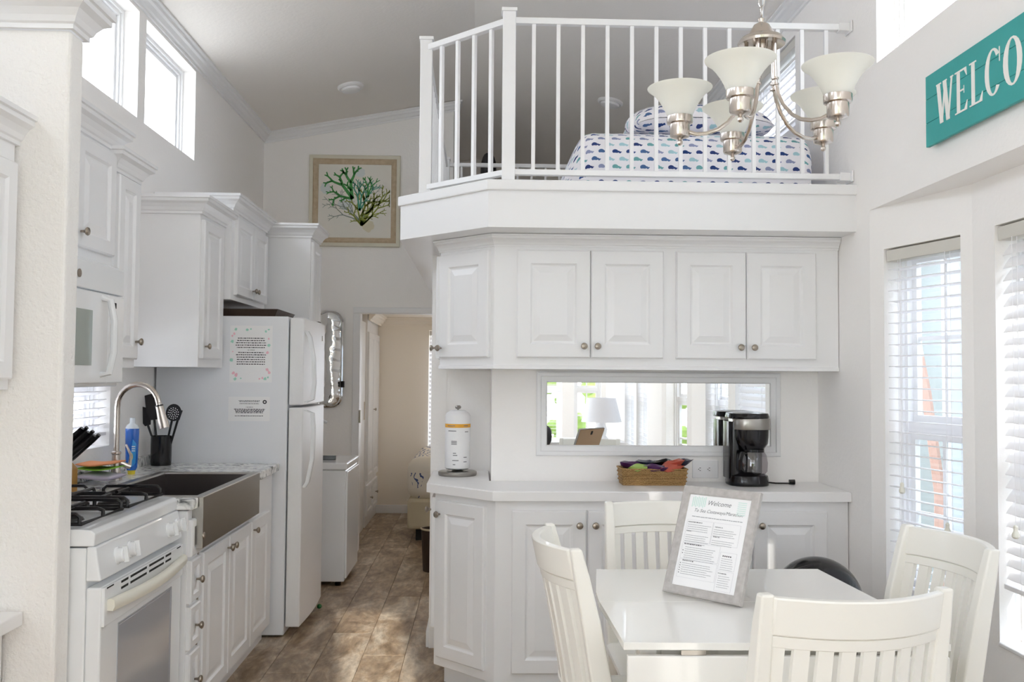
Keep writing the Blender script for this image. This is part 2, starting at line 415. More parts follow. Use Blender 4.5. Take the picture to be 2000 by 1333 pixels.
# floor with separate planks
fl = struct(bx('floor', 'plank', XL-T, 1.95, YB-T, 9.6, -.12, -.006))
pl = None; PW, PL = .21, 1.22
for i in range(17):
    x0 = -1.83+i*PW; off = (.0, .55, .95, .3)[i % 4]
    y = .7-off
    while y < 9.4:
        if pl is None:
            pl = bx('plank', 'plank', .0011, PW-.0011, .0011, PL-.0011, -.008, 0, parent=fl, bevel=.0009, seg=1); p = pl
        else: p = pl.copy(); COL.objects.link(p); p.parent = fl
        p.location = (x0, y, 0); y += PL
# far wall with the picture: up to the loft opening, doorway through to the bedroom
DL, DR, DZ = -.965, -.30, 1.905
b = MB()
b.box(XL, DL, YF, YF+.11, 0, DZ); b.box(DR, -.2, YF, YF+.11, 0, DZ)
b.box(XL, -.2, YF, YF+.11, DZ, 2.10)
b.loft([[Vector((x, y, z)) for x, z in ((XL, 2.10), (-.226, 2.10), (-.226, ceil(-.226)+.02), (XL, ceil(XL)+.02))] for y in (YF, YF+.11)])
struct(b.build('wall_far', 'wall'))
b = MB(); b.box(-.226-.10, -.226, YF+.11, 9.4, 2.22, 3.62); struct(b.build('wall_loft', 'ceiling'))
b = MB(); b.box(-.226, XR, 9.35, 9.48, 2.0, 3.64); struct(b.build('wall_loft_end', 'ceiling'))
wallX('wall_bedroom', 9.35, 1, XL, XR, 0, 2.05, [(-.52, .5, .58, 1.86)], 'bedroom')
# hall right wall / block under the loft, with a wide opening added for light
wallY('wall_hall', -.25, 1, 4.75, YF, 0, 2.03, [(5.2, 7.1, 0, 1.95)], 'wall', t=.08)
# hutch alcove walls
b = MB(); b.box(.058, XR, 4.286, 4.36, 0, 2.03); b.box(.058, .10, 4.36, 4.75, 0, 2.03); b.box(-.245, XR, 4.755, 4.83, 0, 2.03)
struct(b.build('wall_hutch', 'wall'))
# pier between living room and kitchen
b = MB(); b.box(XL, -1.20, 2.665, 2.757, 0, 2.40)
struct(b.build('wall_pier', 'stucco', bevel=.012, seg=3))
struct(MB().sweep([(XL, 2.665, 2.40), (-1.20, 2.665, 2.40), (-1.20, 2.757, 2.40), (XL, 2.757, 2.40)], scaled(CROWN, 1.15)).build('trim_1', 'trim'))
# crown mouldings
CR = [(0, 0), (.012, 0), (.014, .014), (.026, .020), (.040, .040), (.052, .048), (.056, .062), (.068, .068), (.068, .080), (0, .080)]
struct(MB().sweep([(XL, YB, ZW-.068), (XL, YF, ZW-.068)], CR).build('trim_2', 'trim'))
struct(MB().sweep([(XR, YB, ZW-.064), (XR, 9.3, ZW-.064)], CR, side=-1).build('trim_3', 'trim'))
struct(MB().sweep([(XL, YF, ceil(XL)-.075), (-.226, YF, ceil(-.226)-.075), (-.226, YF+.1, ceil(-.226)-.075)], CR).build('trim_4', 'trim'))
# baseboards
for i, (x0, x1, y0, y1) in enumerate([(XL, DL-.05, YF-.015, YF), (-.265, -.25, 4.76, 5.18), (-1.07, -.2, 9.335, 9.35), (XR-.015, XR, 3.72, 3.93)]):
    struct(bx('baseboard_%s' % ('far', 'hall', 'bedroom', 'right')[i], 'trim', x0, x1, y0, y1, 0, .085, bevel=.004))
# door casing of the bedroom doorway
b = MB(); c0, c1 = YF-.016, YF
b.box(DL-.045, DL+.012, c0, c1+.11, 0, DZ-.0125); b.box(DR-.012, DR+.045, c0, c1+.11, 0, DZ-.0125); b.box(DL-.045, DR+.045, c0, c1+.11, DZ-.012, DZ+.035)
dc = struct(b.build('door_1', 'trim', bevel=.004))
bx('hinge', 'knob', DL+.010, DL+.024, YF-.022, YF+.02, 1.02, 1.12, parent=dc)
bx('door_leaf', 'trim', DL-.10, DL-.065, YF+.14, YF+.95, .02, DZ-.03, parent=dc, bevel=.003)
bx('latch_plate', 'nickel', DL-.066, DL-.060, YF+.88, YF+.94, 1.0, 1.16, parent=dc)
b = MB(); b.box(-1.19, -1.09, YF+.11, 8.44, 0, 2.0); struct(b.build('wall_bedroom_side', 'bedroom'))

# loft: floor slab with chamfered corner; beam fascia and cap
loft = [(XR, 3.833), (.03, 3.833), (-.375, 4.238), (-.375, YF+.112), (XL, YF+.112), (XL, 9.4), (XR, 9.4)]
b = MB(); b.prism(loft, 2.03, 2.205); struct(b.build('loft_floor', 'trim'))
b = MB()
b.prism([(XR, 3.833), (.03, 3.833), (-.375, 4.238), (-.375, YF), (-.33, YF), (-.33, 4.257), (.049, 3.878), (XR, 3.878)], 2.195, 2.215)
b.sweep([(XR, 3.833, 2.188), (.03, 3.833, 2.188), (-.375, 4.238, 2.188), (-.375, YF, 2.188)], [(0, 0), (.010, 0), (.012, .004), (.012, .040), (.008, .044), (-.06, .044), (-.06, .03)], side=-1)
struct(b.build('trim_5', 'trim'))

# ------------------------------------------------------------------ bay on the right wall
BA, BB, BC, BD = (1.609, 3.70), (1.75, 3.17), (1.75, 1.08), (1.609, .55)
def bay(name, A, B, ops):
    d = Vector((B[0]-A[0], B[1]-A[1], 0)); L = d.length; d.normalize(); n = Vector((d.y, -d.x, 0))
    if n.x > 0: n = -n
    F = Fr((A[0], A[1], 0), d, n)      # c>0 into the room
    b = MB(); us = sorted({0, L, *[o[0] for o in ops], *[o[1] for o in ops]})
    for a, c in zip(us, us[1:]):
        hs = [o for o in ops if o[0] <= a+1e-6 and o[1] >= c-1e-6]; z = 0
        for o in hs: b.box(a, c, z, o[2], -T, 0, F); z = o[3]
        b.box(a, c, z, 2.11, -T, 0, F)
    struct(b.build(name, 'wall', bevel=0)); return F, L
F1, L1 = bay('wall_bay_far', BA, BB, [(.085, .492, .52, 1.925)])
F2, L2 = bay('wall_bay_middle', BB, BC, [(.14, .80, .52, 1.925), (.98, 1.62, .52, 1.925)])
F3, L3 = bay('wall_bay_near', BC, BD, [(.08, .46, .52, 1.925)])
b = MB(); b.box(XR+T, 1.95, .4, 3.9, 2.098, 2.2)
struct(b.build('ceiling_bay', 'wall'))

# ------------------------------------------------------------------ windows
wn = [0]
def window(F, a0, a1, z0, z1, depth=-.09, fw=.035, style='fixed', inner=None):
    wn[0] += 1; G = F.sub(a0, z0, depth); w, h = a1-a0, z1-z0; b = MB()
    b.loft([ring_rect(G, w, h, 0, -.04), ring_rect(G, w, h, 0, .015), ring_rect(G, w, h, fw*.5, .015), ring_rect(G, w, h, fw*.55, .004), ring_rect(G, w, h, fw, .004), ring_rect(G, w, h, fw, -.04)], closed=True)
    o = struct(b.build('window_%d' % wn[0], 'trim'))
    if style == 'hung':
        zm = h*.49
        bx('meeting_rail', 'trim', fw*.7, w-fw*.7, zm-.02, zm+.022, -.035, .0, parent=o, F=G, bevel=.003)
        for lo, hi, c in ((fw, zm-.02, -.02), (zm+.02, h-fw, -.034)):
            q = MB(); GG = G.sub(fw*.8, lo-.002, c); ww, hh = w-1.6*fw, hi-lo+.004
            q.loft([ring_rect(GG, ww, hh, 0, -.012), ring_rect(GG, ww, hh, 0, .012), ring_rect(GG, ww, hh, .03, .012), ring_rect(GG, ww, hh, .03, -.012)], closed=True)
            sh = q.build('sash', 'trim', o)
            mb = MB(); mb.box(w/2-.008, w/2+.008, lo, hi, c-.006, c+.006, G); mb.box(fw, w-fw, (lo+hi)/2-.008, (lo+hi)/2+.008, c-.006, c+.006, G)
            mb.build('muntin', 'trim', sh)
            bx('pane', 'glass', fw, w-fw, lo, hi, c-.0015, c+.0015, parent=sh, F=G)
    else:
        q = MB(); GG = G.sub(fw, fw, -.02); ww, hh = w-2*fw, h-2*fw
        q.loft([ring_rect(GG, ww, hh, 0, -.012), ring_rect(GG, ww, hh, 0, .010), ring_rect(GG, ww, hh, .022, .010), ring_rect(GG, ww, hh, .022, -.012)], closed=True)
        q.build('sash', 'trim', o)
        bx('pane', 'glass', fw, w-fw, fw, h-fw, -.022, -.019, parent=o, F=G)
    ctr = F((a0+a1)/2, (z0+z1)/2, -T-.03); portal(ctr, w, h, F.n)
    return o
FL = Fr((XL, 0, 0), (0, 1, 0), (1, 0, 0)); FR = Fr((XR, 0, 0), (0, 1, 0), (-1, 0, 0)); FB = Fr((0, YB, 0), (1, 0, 0), (0, 1, 0)); FE = Fr((0, 9.35, 0), (1, 0, 0), (0, -1, 0))
for o in left_ops: window(FL, *o, style='hung' if o[0] == 3.75 else 'fixed')
for o in right_ops[1:]: window(FR, *o, style='hung' if o[2] < .6 else 'fixed')
for o in back_ops: window(FB, *o, style='hung' if o[2] > .1 else 'fixed', fw=.035 if o[2] > .1 else .1)
window(FB, .5, .95, 2.4, 3.15)
window(FE, -.52, .5, .58, 1.86)
W1 = window(F1, .085, .492, .52, 1.925, style='hung', fw=.03)
window(F2, .14, .80, .52, 1.925, style='hung'); window(F2, .98, 1.62, .52, 1.925, style='hung'); window(F3, .08, .46, .52, 1.925, style='hung')
# window sill boards in the bay
for n_, (F, a0, a1) in enumerate(((F1, .085, .492), (F2, .14, .80), (F2, .98, 1.62), (F3, .08, .46))):
    struct(bx('trim_%d' % (6+n_), 'trim', a0-.0, a1+.0, .508, .522, -.10, .006, F=F, bevel=.004))

def blinds(F, a0, a1, z0, z1, label, tilt=.15, pitch=.0435, c=-.035, dw=.046, parts=True, group=None, cords=((.12, .95), (.85, .86)), extra=0, m='blind'):
    w = a1-a0; t = thing('window_blind', label, 'blind', F(a0, z1, c), group)
    hr = bx('headrail', 'blindrail', a0+.006, a1-.006, z1-.052, z1-.006, c-.028, c+.028, parent=t, F=F, bevel=.002)
    n = int((z1-.075-(z0+.03))/pitch)
    if parts:
        s0 = None; base = None
        for i in range(n):
            z = z1-.085-i*pitch
            if s0 is None:
                G = Fr(F(a0+.009, z, c), F.u, F.n)
                q = MB(); cs, sn = math.cos(tilt)*dw/2, math.sin(tilt)*dw/2
                prof = [(-cs, -sn-.0012), (0, .0022-.0012), (cs, sn-.0012), (cs, sn+.0012), (0, .0022+.0012), (-cs, -sn+.0012)]
                q.loft([[G(0, pz, pc) for pc, pz in prof], [G(w-.018, pz, pc) for pc, pz in prof]])
                s0 = q.build('slat', m, t); k = s0
            else:
                k = s0.copy(); COL.objects.link(k); k.parent = t; k.location = s0.location+Vector((0, 0, -i*pitch))
    else:
        q = MB(); cs, sn = math.cos(tilt)*dw/2, math.sin(tilt)*dw/2
        for i in range(n):
            z = z1-.085-i*pitch
            q.loft([[F(x, z+pz, c+pc) for pc, pz in ((-cs, -sn), (cs, sn), (cs, sn+.002), (-cs, -sn+.002))] for x in (a0+.009, a1-.009)])
        tag(q.build('slats', m, t), kind='stuff')
    zb = z1-.085-n*pitch
    bx('bottom_rail', m, a0+.009, a1-.009, zb-.008, zb+.008, c-.024, c+.024, parent=t, F=F, bevel=.002)
    q = MB()
    for fx in ((.16, .84) if w < .8 else (.12, .5, .88)):
        for dc in (-.022, .022): q.tube([F(a0+w*fx, z1-.03, c+dc), F(a0+w*fx, zb, c+dc)], .0009, 4)
    tag(q.build('ladder_cord', m, t), kind='stuff')
    for fx, ln in cords:
        q = MB(); q.tube([F(a0+w*fx, z1-.05, c+.031), F(a0+w*fx, z1-ln, c+.031)], .0011, 4); pc = q.build('pull_cord', m, t)
        q = MB(); G = F.sub(a0+w*fx, z1-ln-.04, c+.031)
        q.lathe([(.004, .04), (.008, .034), (.007, .022), (.012, .010), (.012, .002), (.006, -.004)], 10, F=Fr(G(0, 0), F.u, (0, 0, 1), F.n)); q.build('tassel', 'cream', pc, smooth=True)
    return t
blinds(F1, .085, .492, .53, 1.925, 'white slatted blind, almost open, in the narrow bay window nearest the cabinets', tilt=.06, cords=((.22, .93), (.80, 1.05)))
blinds(F2, .14, .80, .65, 1.925, 'white slatted blind at the right picture edge, its bottom rail well above the sill', tilt=-.95, cords=((.14, 1.0), (.85, .86)))
blinds(F2, .98, 1.62, .53, 1.925, 'white slatted blind in the bay window beside the camera, seen in the mirror', tilt=.1, parts=False, cords=())
blinds(FR, 4.58, 5.4, 2.70, 3.17, 'short white slatted blind of the loft window beside the bed', tilt=-1.05, parts=True, cords=())
blinds(FL, 3.75, 4.37, 1.06, 1.62, 'white slatted blind in the kitchen window behind the faucet', tilt=.35, cords=(), pitch=.038)
blinds(FE, -.52, .5, .58, 1.86, 'warm sunlit slatted blind of the far bedroom window', tilt=.5, cords=(), c=.03)
blinds(FR, 5.0, 6.6, .9, 1.85, 'blind of the window across the hall, reflected in the wavy mirror', tilt=.3, parts=False, cords=())
blinds(FB, .62, 1.05, .55, 1.95, 'half open blind of the window left of the lamp, seen in the mirror', tilt=.1, parts=False, cords=())
blinds(FB, 1.2, 1.55, 1.5, 1.95, 'raised blind of the window behind the table lamp, seen in the mirror', tilt=.1, parts=False, cords=())
blinds(FR, -1.5, -.9, .5, 1.93, 'blind of the side window beyond the lamp, seen in the mirror', tilt=.2, parts=False, cords=())
blinds(FR, -.75, -.15, .5, 1.93, 'blind of the side window right of the lamp, seen in the mirror', tilt=.2, parts=False, cords=())

# ------------------------------------------------------------------ outside
struct(bx('ground', 'ground', -40, 40, -40, 50, -1.2, -.9))
h = thing('neighbouring_house', 'grey house side close outside the bay windows', 'house', (5, 6, -.9))
bx('house_wall', 'outhouse', 3.9, 8, -6, 18, -.9, 2.6, parent=h)
bx('roof', 'outwhite', 3.6, 8.3, -6.3, 18.3, 2.6, 2.75, parent=h)
for y in (5.0, 6.9, 8.0, 9.6, 11.5): bx('porch_post', 'outwhite', 3.62, 3.74, y, y+.12, -.9, 2.6, parent=h)
for y in (1.0, 3.2, 5.7, 8.7): fr_ = bx('window_frame', 'outwhite', 3.86, 3.9, y, y+.9, .3, 1.9, parent=h); bx('pane', 'mw_glass', 3.85, 3.862, y+.06, y+.84, .36, 1.84, parent=fr_)
q = MB(); q.tube([(3.2, 6.25, -.9), (3.2, 6.25, .6), (3.12, 6.27, 1.3), (2.98, 6.25, 2.0)], [.05, .04, .035, .03], 8)
tag(q.build('palm_trunk', 'outterra', smooth=True), 'thin leaning terracotta coloured trunk outside the narrow bay window', 'trunk')
b = MB()
for i in range(260):
    c = Vector((random.uniform(-3, 5.5), random.uniform(-7.6, -6.4), random.uniform(-.9, 1.9))); r = random.uniform(.12, .3)
    b.sphere(c, r, r, r*.8, 7, 5)
tag(b.build('hedge', 'leaf'), 'sunlit yellow green hedge outside, seen only in the mirror', 'hedge', kind='stuff')

# ------------------------------------------------------------------ hutch (right)
S2 = 1/math.sqrt(2)
# base cabinets
hb = thing('base_cabinet', 'long white base cabinet with panelled doors under the coffee counter', 'cabinet', (.8, 4.1, 0))
base = [(XR-.003, 3.93), (.073, 3.93), (-.197, 4.20), (-.197, 4.74), (.05, 4.74), (.05, 4.28), (XR-.003, 4.28)]
kick = [(XR-.003, 3.99), (.098, 3.99), (-.15, 4.238), (-.15, 4.74), (.05, 4.74), (.05, 4.28), (XR-.003, 4.28)]
MB().prism(base, .09, .868).build('carcass', 'cab', hb, bevel=.003)
MB().prism(kick, 0, .092).build('plinth', 'cab', hb)
FH = Fr((0, 3.93, 0), (1, 0, 0), (0, -1, 0))
for x0, x1, kx in ((.143, .462, 1), (.470, .79, 0), (.862, 1.178, 1), (1.186, 1.508, 0)):
    w = x1-x0; door(FH.sub(x0, .135), w, .69, hb, kn=(w-.03 if kx else .03, .63), fr=.058)
FHd = Fr((-.197, 4.20, 0), (1, -1, 0), (-1, -1, 0))
door(FHd.sub(.03, .135), .30, .70, hb, kn=(.022, .64), fr=.055)
FHs = Fr((-.197, 4.74, 0), (0, -1, 0), (-1, 0, 0))
door(FHs.sub(.03, .25), .48, .59, hb, kn=(.45, .53), fr=.05)
# counter
ct = thing('countertop', 'white laminate counter with a cut corner under the coffee maker', 'countertop', (.8, 4.0, .87))
cp = [(XR-.003, 3.90), (.062, 3.90), (-.231, 4.193), (-.231, 4.74), (.05, 4.74), (.05, 4.28), (XR-.003, 4.28)]
MB().prism(cp, .868, .910).build('slab', 'laminate', ct, bevel=.003)
MB().sweep([(XR-.003, 3.90, .868), (.062, 3.90, .868), (-.231, 4.193, .868), (-.231, 4.74, .868)], [(0, 0), (.006, 0), (.006, .038), (0, .0405)], side=-1).build('edge_strip', 'laminate', ct, bevel=.001)
# upper cabinets
hu = thing('wall_cabinet', 'long white wall cabinet with cut corner hanging over the coffee counter', 'cabinet', (.8, 4.1, 1.43))
up = [(XR-.003, 4.024), (.061, 4.024), (-.187, 4.272), (-.187, 4.73), (.05, 4.73), (.05, 4.28), (XR-.003, 4.28)]
MB().prism(up, 1.432, 2.026).build('carcass', 'cab', hu, bevel=.003)
MB().sweep([(XR-.003, 4.024, 1.432), (.061, 4.024, 1.432), (-.187, 4.272, 1.432), (-.187, 4.73, 1.432)], [(0, 0), (.006, 0), (.006, .012), (0, .018)], side=-1).build('light_rail', 'cab', hu)
MB().sweep([(XR-.003, 4.024, 1.975), (.061, 4.024, 1.975), (-.187, 4.272, 1.975), (-.187, 4.73, 1.975)], scaled(CROWN, .62), side=-1).build('crown', 'cab', hu)
FU = Fr((0, 4.024, 0), (1, 0, 0), (0, -1, 0))
for x0, x1, kx in ((.161, .486, 1), (.490, .813, 0), (.870, 1.182, 1), (1.186, 1.499, 0)):
    w = x1-x0; door(FU.sub(x0, 1.482), w, .478, hu, kn=(w-.028 if kx else .028, .052), fr=.06)
FUd = Fr((-.187, 4.272, 0), (1, -1, 0), (-1, -1, 0))
door(FUd.sub(.012, 1.482), .318, .478, hu, kn=(.018, .045), fr=.06)
FUs = Fr((-.187, 4.73, 0), (0, -1, 0), (-1, 0, 0))
door(FUs.sub(.02, 1.48), .43, .48, hu, kn=(.40, .05), fr=.05)
# mirror with frame in the niche
mi = thing('framed_mirror', 'wide white framed mirror on the niche wall behind the coffee maker', 'mirror', (.85, 4.286, 1.03))
FM = Fr((.267, 4.2855, 1.028), (1, 0, 0), (0, -1, 0)); w, h_ = 1.158, .395
MB().loft([ring_rect(FM, w, h_, 0, 0), ring_rect(FM, w, h_, 0, .012), ring_rect(FM, w, h_, .005, .016), ring_rect(FM, w, h_, .020, .016), ring_rect(FM, w, h_, .024, .010), ring_rect(FM, w, h_, .046, .010), ring_rect(FM, w, h_, .052, .004)], caps=False).build('frame', 'trim', mi)
bx('mirror_glass', 'mirror', .05, w-.05, .05, h_-.05, 0, .005, parent=mi, F=FM)
# outlet plate
oc = thing('wall_outlet', 'white double wall outlet plate right of the basket', 'outlet', (1.067, 4.286, .965))
FO = Fr((1.067, 4.2858, .968), (1, 0, 0), (0, -1, 0))
bx('cover_plate', 'trim', -.062, .062, -.042, .042, 0, .006, parent=oc, F=FO, bevel=.003)
for s_ in (-1, 1):
    r_ = MB(); r_.prism([(s_*.022+.017*math.cos(a)*1.0, .0145*math.sin(a)) for a in [2*PI*k/16 for k in range(16)]], .006, .009, F=Fr(FO.o, FO.u, FO.n, FO.w))
    r_ = r_.build('receptacle', 'trim', oc)
    q = MB()
    for dx, dy in ((-.004, .006), (-.004, -.006)): q.box(s_*.022+dx-.003, s_*.022+dx+.004, dy-.0012, dy+.0012, .009, .0096, FO)
    q.box(s_*.022-.012, s_*.022-.0085, -.002, .002, .009, .0096, FO); q.build('slot', 'dark', r_)

# ------------------------------------------------------------------ loft railing
def railing(name, label, cat, runs, posts, spacing=.103, zb=2.232, zt=2.95):
    t = thing(name, label, cat, Vector(runs[0][0]+(2.22,)))
    for (x, y) in posts:
        p = bx('post', 'trim', x-.028, x+.028, y-.028, y+.028, 2.225, zt+.02, parent=t, bevel=.003)
        b = MB(); b.box(x-.033, x+.033, y-.033, y+.033, zt+.02, zt+.034); b.loft([[Vector((x+sx*r, y+sy*r, z)) for sx, sy in ((-1, -1), (1, -1), (1, 1), (-1, 1))] for r, z in ((.033, zt+.034), (.012, zt+.042))]); b.build('post_cap', 'trim', p)
    for A, B in runs:
        A = Vector((*A, 0)); B = Vector((*B, 0)); d = (B-A); L = d.length; F = Fr(A, d, Vector((d.y, -d.x, 0)))
        bx('rail', 'trim', 0, L, zt-.028, zt-.001, -.015, .015, parent=t, F=F, bevel=.002)
        bx('rail', 'trim', 0, L, zb+.032, zb+.056, -.015, .015, parent=t, F=F, bevel=.002)
        n = max(1, int(round(L/spacing))-1); s0 = None
        for i in range(n):
            a = L*(i+1)/(n+1)
            bx('baluster', 'trim', a-.008, a+.008, zb+.05, zt-.02, -.008, .008, parent=t, F=F)
    return t
rl = railing('loft_railing', 'white metal loft railing with square posts above the wide beam', 'railing', [((.115, 3.885), (XR-.002, 3.885)), ((-.262, 4.24), (.115, 3.885)), ((-.262, 6.6), (-.262, 4.24))], [(.115, 3.885), (-.262, 4.24)])
for z in (2.936, 2.276):
    q = MB(); q.box(XR-.055, XR-.002, 3.866, 3.904, z-.018, z+.018); q.box(XR-.010, XR-.002, 3.85, 3.92, z-.024, z+.024); q.build('rail_bracket', 'trim', rl, bevel=.002)
railing('loft_railing', 'white far railing deep in the loft behind the bed', 'railing', [((-.25, 6.66), (XR-.002, 6.66))], [(-.262, 6.66)], zb=2.2, zt=2.965)

# ------------------------------------------------------------------ loft bed
bed = thing('loft_bed', 'low loft bed under a white comforter printed with blue whales', 'bed', (.98, 5.0, 2.215))
def uvmesh(name, rows, m, parent=None, sub=1):
    """rows: grid of points; u = arc length along the row, v = arc length across the rows"""
    R_, C_ = len(rows), len(rows[0]); me = bpy.data.meshes.new(name); off = child_world(parent) if parent else Vector((0, 0, 0))
    vs = [Vector(p)-off for r in rows for p in r]
    fs = [(i*C_+j, i*C_+j+1, (i+1)*C_+j+1, (i+1)*C_+j) for i in range(R_-1) for j in range(C_-1)]
    me.from_pydata(vs, [], fs); uvl = me.uv_layers.new(name='UVMap'); us = []
    vcum = [0]
    for i in range(1, R_): vcum.append(vcum[-1]+(rows[i][C_//2]-rows[i-1][C_//2]).length)
    for i in range(R_):
        u = 0; row = []
        for j in range(C_):
            if j: u += (rows[i][j]-rows[i][j-1]).length
            row.append(u)
        mid = row[C_//2]; us.append([x-mid for x in row])
    for li, lp in enumerate(me.loops):
        i, j = divmod(lp.vertex_index, C_); uvl.data[li].uv = (us[i][j]+5, vcum[i]+.1)
    me.materials.append(M[m]); o = bpy.data.objects.new(name, me); COL.objects.link(o); o.parent = parent
    for p in me.polygons: p.use_smooth = True
    if sub: s_ = o.modifiers.new('sub', 'SUBSURF'); s_.levels = s_.render_levels = sub
    return o
def comforter():
    x0, x1, y0, y1, z0 = .47, 1.50, 4.08, 5.95, 2.22
    rows = []
    prof = [(0, 0), (0, .10), (-.01, .20), (.01, .265), (.05, .30), (.12, .318), (.3, .325), (.9, .325), (1.5, .32), (1.87, .30), (1.87, 0)]
    for k, (dy, z) in enumerate(prof):
        row = []; f = z/.325
        for i in range(23):
            s_ = i/22
            # across the bed: hangs down on both sides
            if s_ < .18: tt = s_/.18; x = x0-.07+.07*tt**.6+.0; zz = z*(tt**.62)
            elif s_ > .84: tt = (1-s_)/.16; x = x1-.0+.0*(1-tt); zz = z*(tt**.35) if tt > 0 else 0; x = x1+.02*(1-tt)
            else: x = x0+(x1-x0)*(s_-.18)/.66; zz = z
            x = x if s_ >= .18 else x0-.11+.11*(s_/.18)**1.0+.0
            wob = .006*math.sin(i*1.9+k)+.004*math.sin(i*.7+k*2)
            if s_ >= .18 and s_ <= .84 and k == 0: zz = 0
            row.append(Vector((x, y0+dy+wob+(.10*(1-min(1, s_/.18)) if k < 6 else 0)+(.05*max(0, (s_-.9)/.1) if k < 6 else 0), z0+zz)))
        rows.append(row)
    return rows
uvmesh('comforter', comforter(), 'whale', bed)
bx('mattress', 'fabric', .55, 1.48, 4.14, 5.9, 2.217, 2.45, parent=bed)
for i, (cx, cy, cz, a, lab) in enumerate(((1.06, 4.42, 2.66, .17, 'front whale print pillow on the loft bed'), (1.10, 4.74, 2.70, .10, 'whale print pillow lying behind the front one on the loft bed'))):
    rows = []
    for k in range(13):
        v = -1+2*k/12; row = []
        for j in range(25):
            th = 2*PI*j/24
            ex = .36*math.copysign(abs(math.cos(th))**.7, math.cos(th)); ey = math.sin(th)
            sc = (1-abs(v)**3)**.5 if abs(v) < 1 else .02
            hh = .085*abs(math.sin(th))**.8*math.copysign(1, math.sin(th))
            row.append(Vector((cx+ex*(1-.1*abs(v)), cy+v*.20, cz+hh*sc+a*v*.2-.03*(math.cos(th)**4))))
        rows.append(row)
    p = uvmesh('pillow', rows, 'whale', None); tag(p, lab, 'pillow', 'whale print pillows')
q = MB(); q.sphere((.055, 7.05, 2.98), .062, .06, .16, 16, 12, .8); q.box(.0, .11, 6.99, 7.11, 2.215, 2.9)
tag(q.build('table_fan', 'blackm', smooth=True), 'small black round-topped object standing behind the far loft railing', 'fan')

# ceiling disc lights
for (x, y, lab) in ((-.944, 6.5, 'round ceiling disc left, above the coral picture'), (.60, 4.78, 'round ceiling disc high over the loft railing'), (.955, 6.68, 'round ceiling disc deep in the loft above the bed')):
    z = ceil(x); s_ = .19 if x < RX else -.19
    t = thing('ceiling_disc', lab, 'smoke detector', (x, y, z), 'round ceiling discs')
    n = Vector((s_, 0, -1)).normalized(); F = Fr((x, y, z), (1, 0, s_), n, (0, 1, 0))
    MB().lathe([(.095, 0), (.095, .012), (.085, .020)], 28, F=F).build('base', 'trim', t, smooth=True)
    MB().lathe([(.07, .018), (.066, .034), (.05, .040)], 28, F=F).build('cover', 'trim', t, smooth=True)

# ------------------------------------------------------------------ kitchen left: base units
FK = Fr((-1.10, 0, 0), (0, 1, 0), (1, 0, 0))
kb = thing('drawer_cabinet', 'narrow white base cabinet with four drawers beside the stove', 'cabinet', (-1.3, 3.58, 0))
bx('carcass', 'cab', -1.72, -1.10, 3.515, 3.655, .08, .88, parent=kb, bevel=.002)
for z0, z1 in ((.705, .845), (.53, .69), (.355, .515), (.12, .34)):
    d = panel_mesh(FK.sub(3.52, z0), .125, z1-z0, fr=.028, raised=True, t=.018).build('drawer', 'cab', kb); knob(FK, 3.582, (z0+z1)/2, .018, d)
    bx('hinge', 'knob', 3.643, 3.649, z0-.014, z0-.002, 0, .006, parent=kb, F=FK)
ks = thing('sink_cabinet', 'white base cabinet with three tall panelled doors under the steel sink', 'cabinet', (-1.3, 4.3, 0))
b = MB(); b.box(-1.72, -1.10, 3.658, 4.925, .08, .725); b.box(-1.72, -1.10, 4.475, 4.925, .72, .885); b.box(-1.72, -1.54, 3.658, 4.475, .72, .885); b.build('carcass', 'cab', ks, bevel=.002)
bx('plinth', 'cab', -1.72, -1.14, 3.66, 4.92, 0, .079, parent=ks); bx('plinth', 'cab', -1.72, -1.14, 3.515, 3.655, 0, .079, parent=kb)
for y0, y1, k in ((3.668, 4.035, 1), (4.043, 4.42, 0), (4.43, 4.80, 0)):
    w = y1-y0; door(FK.sub(y0, .10), w, .595, ks, kn=(w-.028 if k else .028, .55), fr=.055)
# marble counter
kc = thing('countertop', 'marble pattern laminate kitchen counter around the steel sink', 'countertop', (-1.4, 4.2, .885))
b = MB()
b.prism([(-1.735, 3.46), (-1.075, 3.50), (-1.075, 3.565), (-1.54, 3.565), (-1.54, 4.475), (-1.075, 4.475), (-1.055, 4.52), (-1.065, 4.93), (-1.735, 4.93)], .885, .925)
b.build('slab', 'marble', kc, bevel=.006)
bx('backsplash_lip', 'marble', -1.735, -1.715, 3.52, 4.93, .925, .975, parent=kc, bevel=.004)
# apron sink
sk = thing('apron_sink', 'stainless apron front sink set in the marble counter', 'sink', (-1.3, 4.02, .73))
b = MB(); x0, x1, y0, y1, zt, zb = -1.538, -1.058, 3.568, 4.472, .928, .728
def rr(i, z): return [Vector((x0+i, y0+i, z)), Vector((x1-i, y0+i, z)), Vector((x1-i, y1-i, z)), Vector((x0+i, y1-i, z))]
b.loft([rr(0, zb), rr(0, zt-.003), rr(.003, zt), rr(.035, zt), rr(.04, zt-.01)], caps=True)
b.f.pop(); b.mi.pop()
b.build('bowl_rim', 'steel', sk, bevel=.002)
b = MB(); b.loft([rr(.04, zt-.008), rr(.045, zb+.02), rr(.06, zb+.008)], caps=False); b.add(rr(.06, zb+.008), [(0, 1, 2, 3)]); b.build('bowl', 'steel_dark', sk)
MB().lathe([(.04, 0), (.04, .003), (.02, .001)], 16, o=(-1.3, 4.02, zb+.008)).build('drain', 'steel', sk, smooth=True)
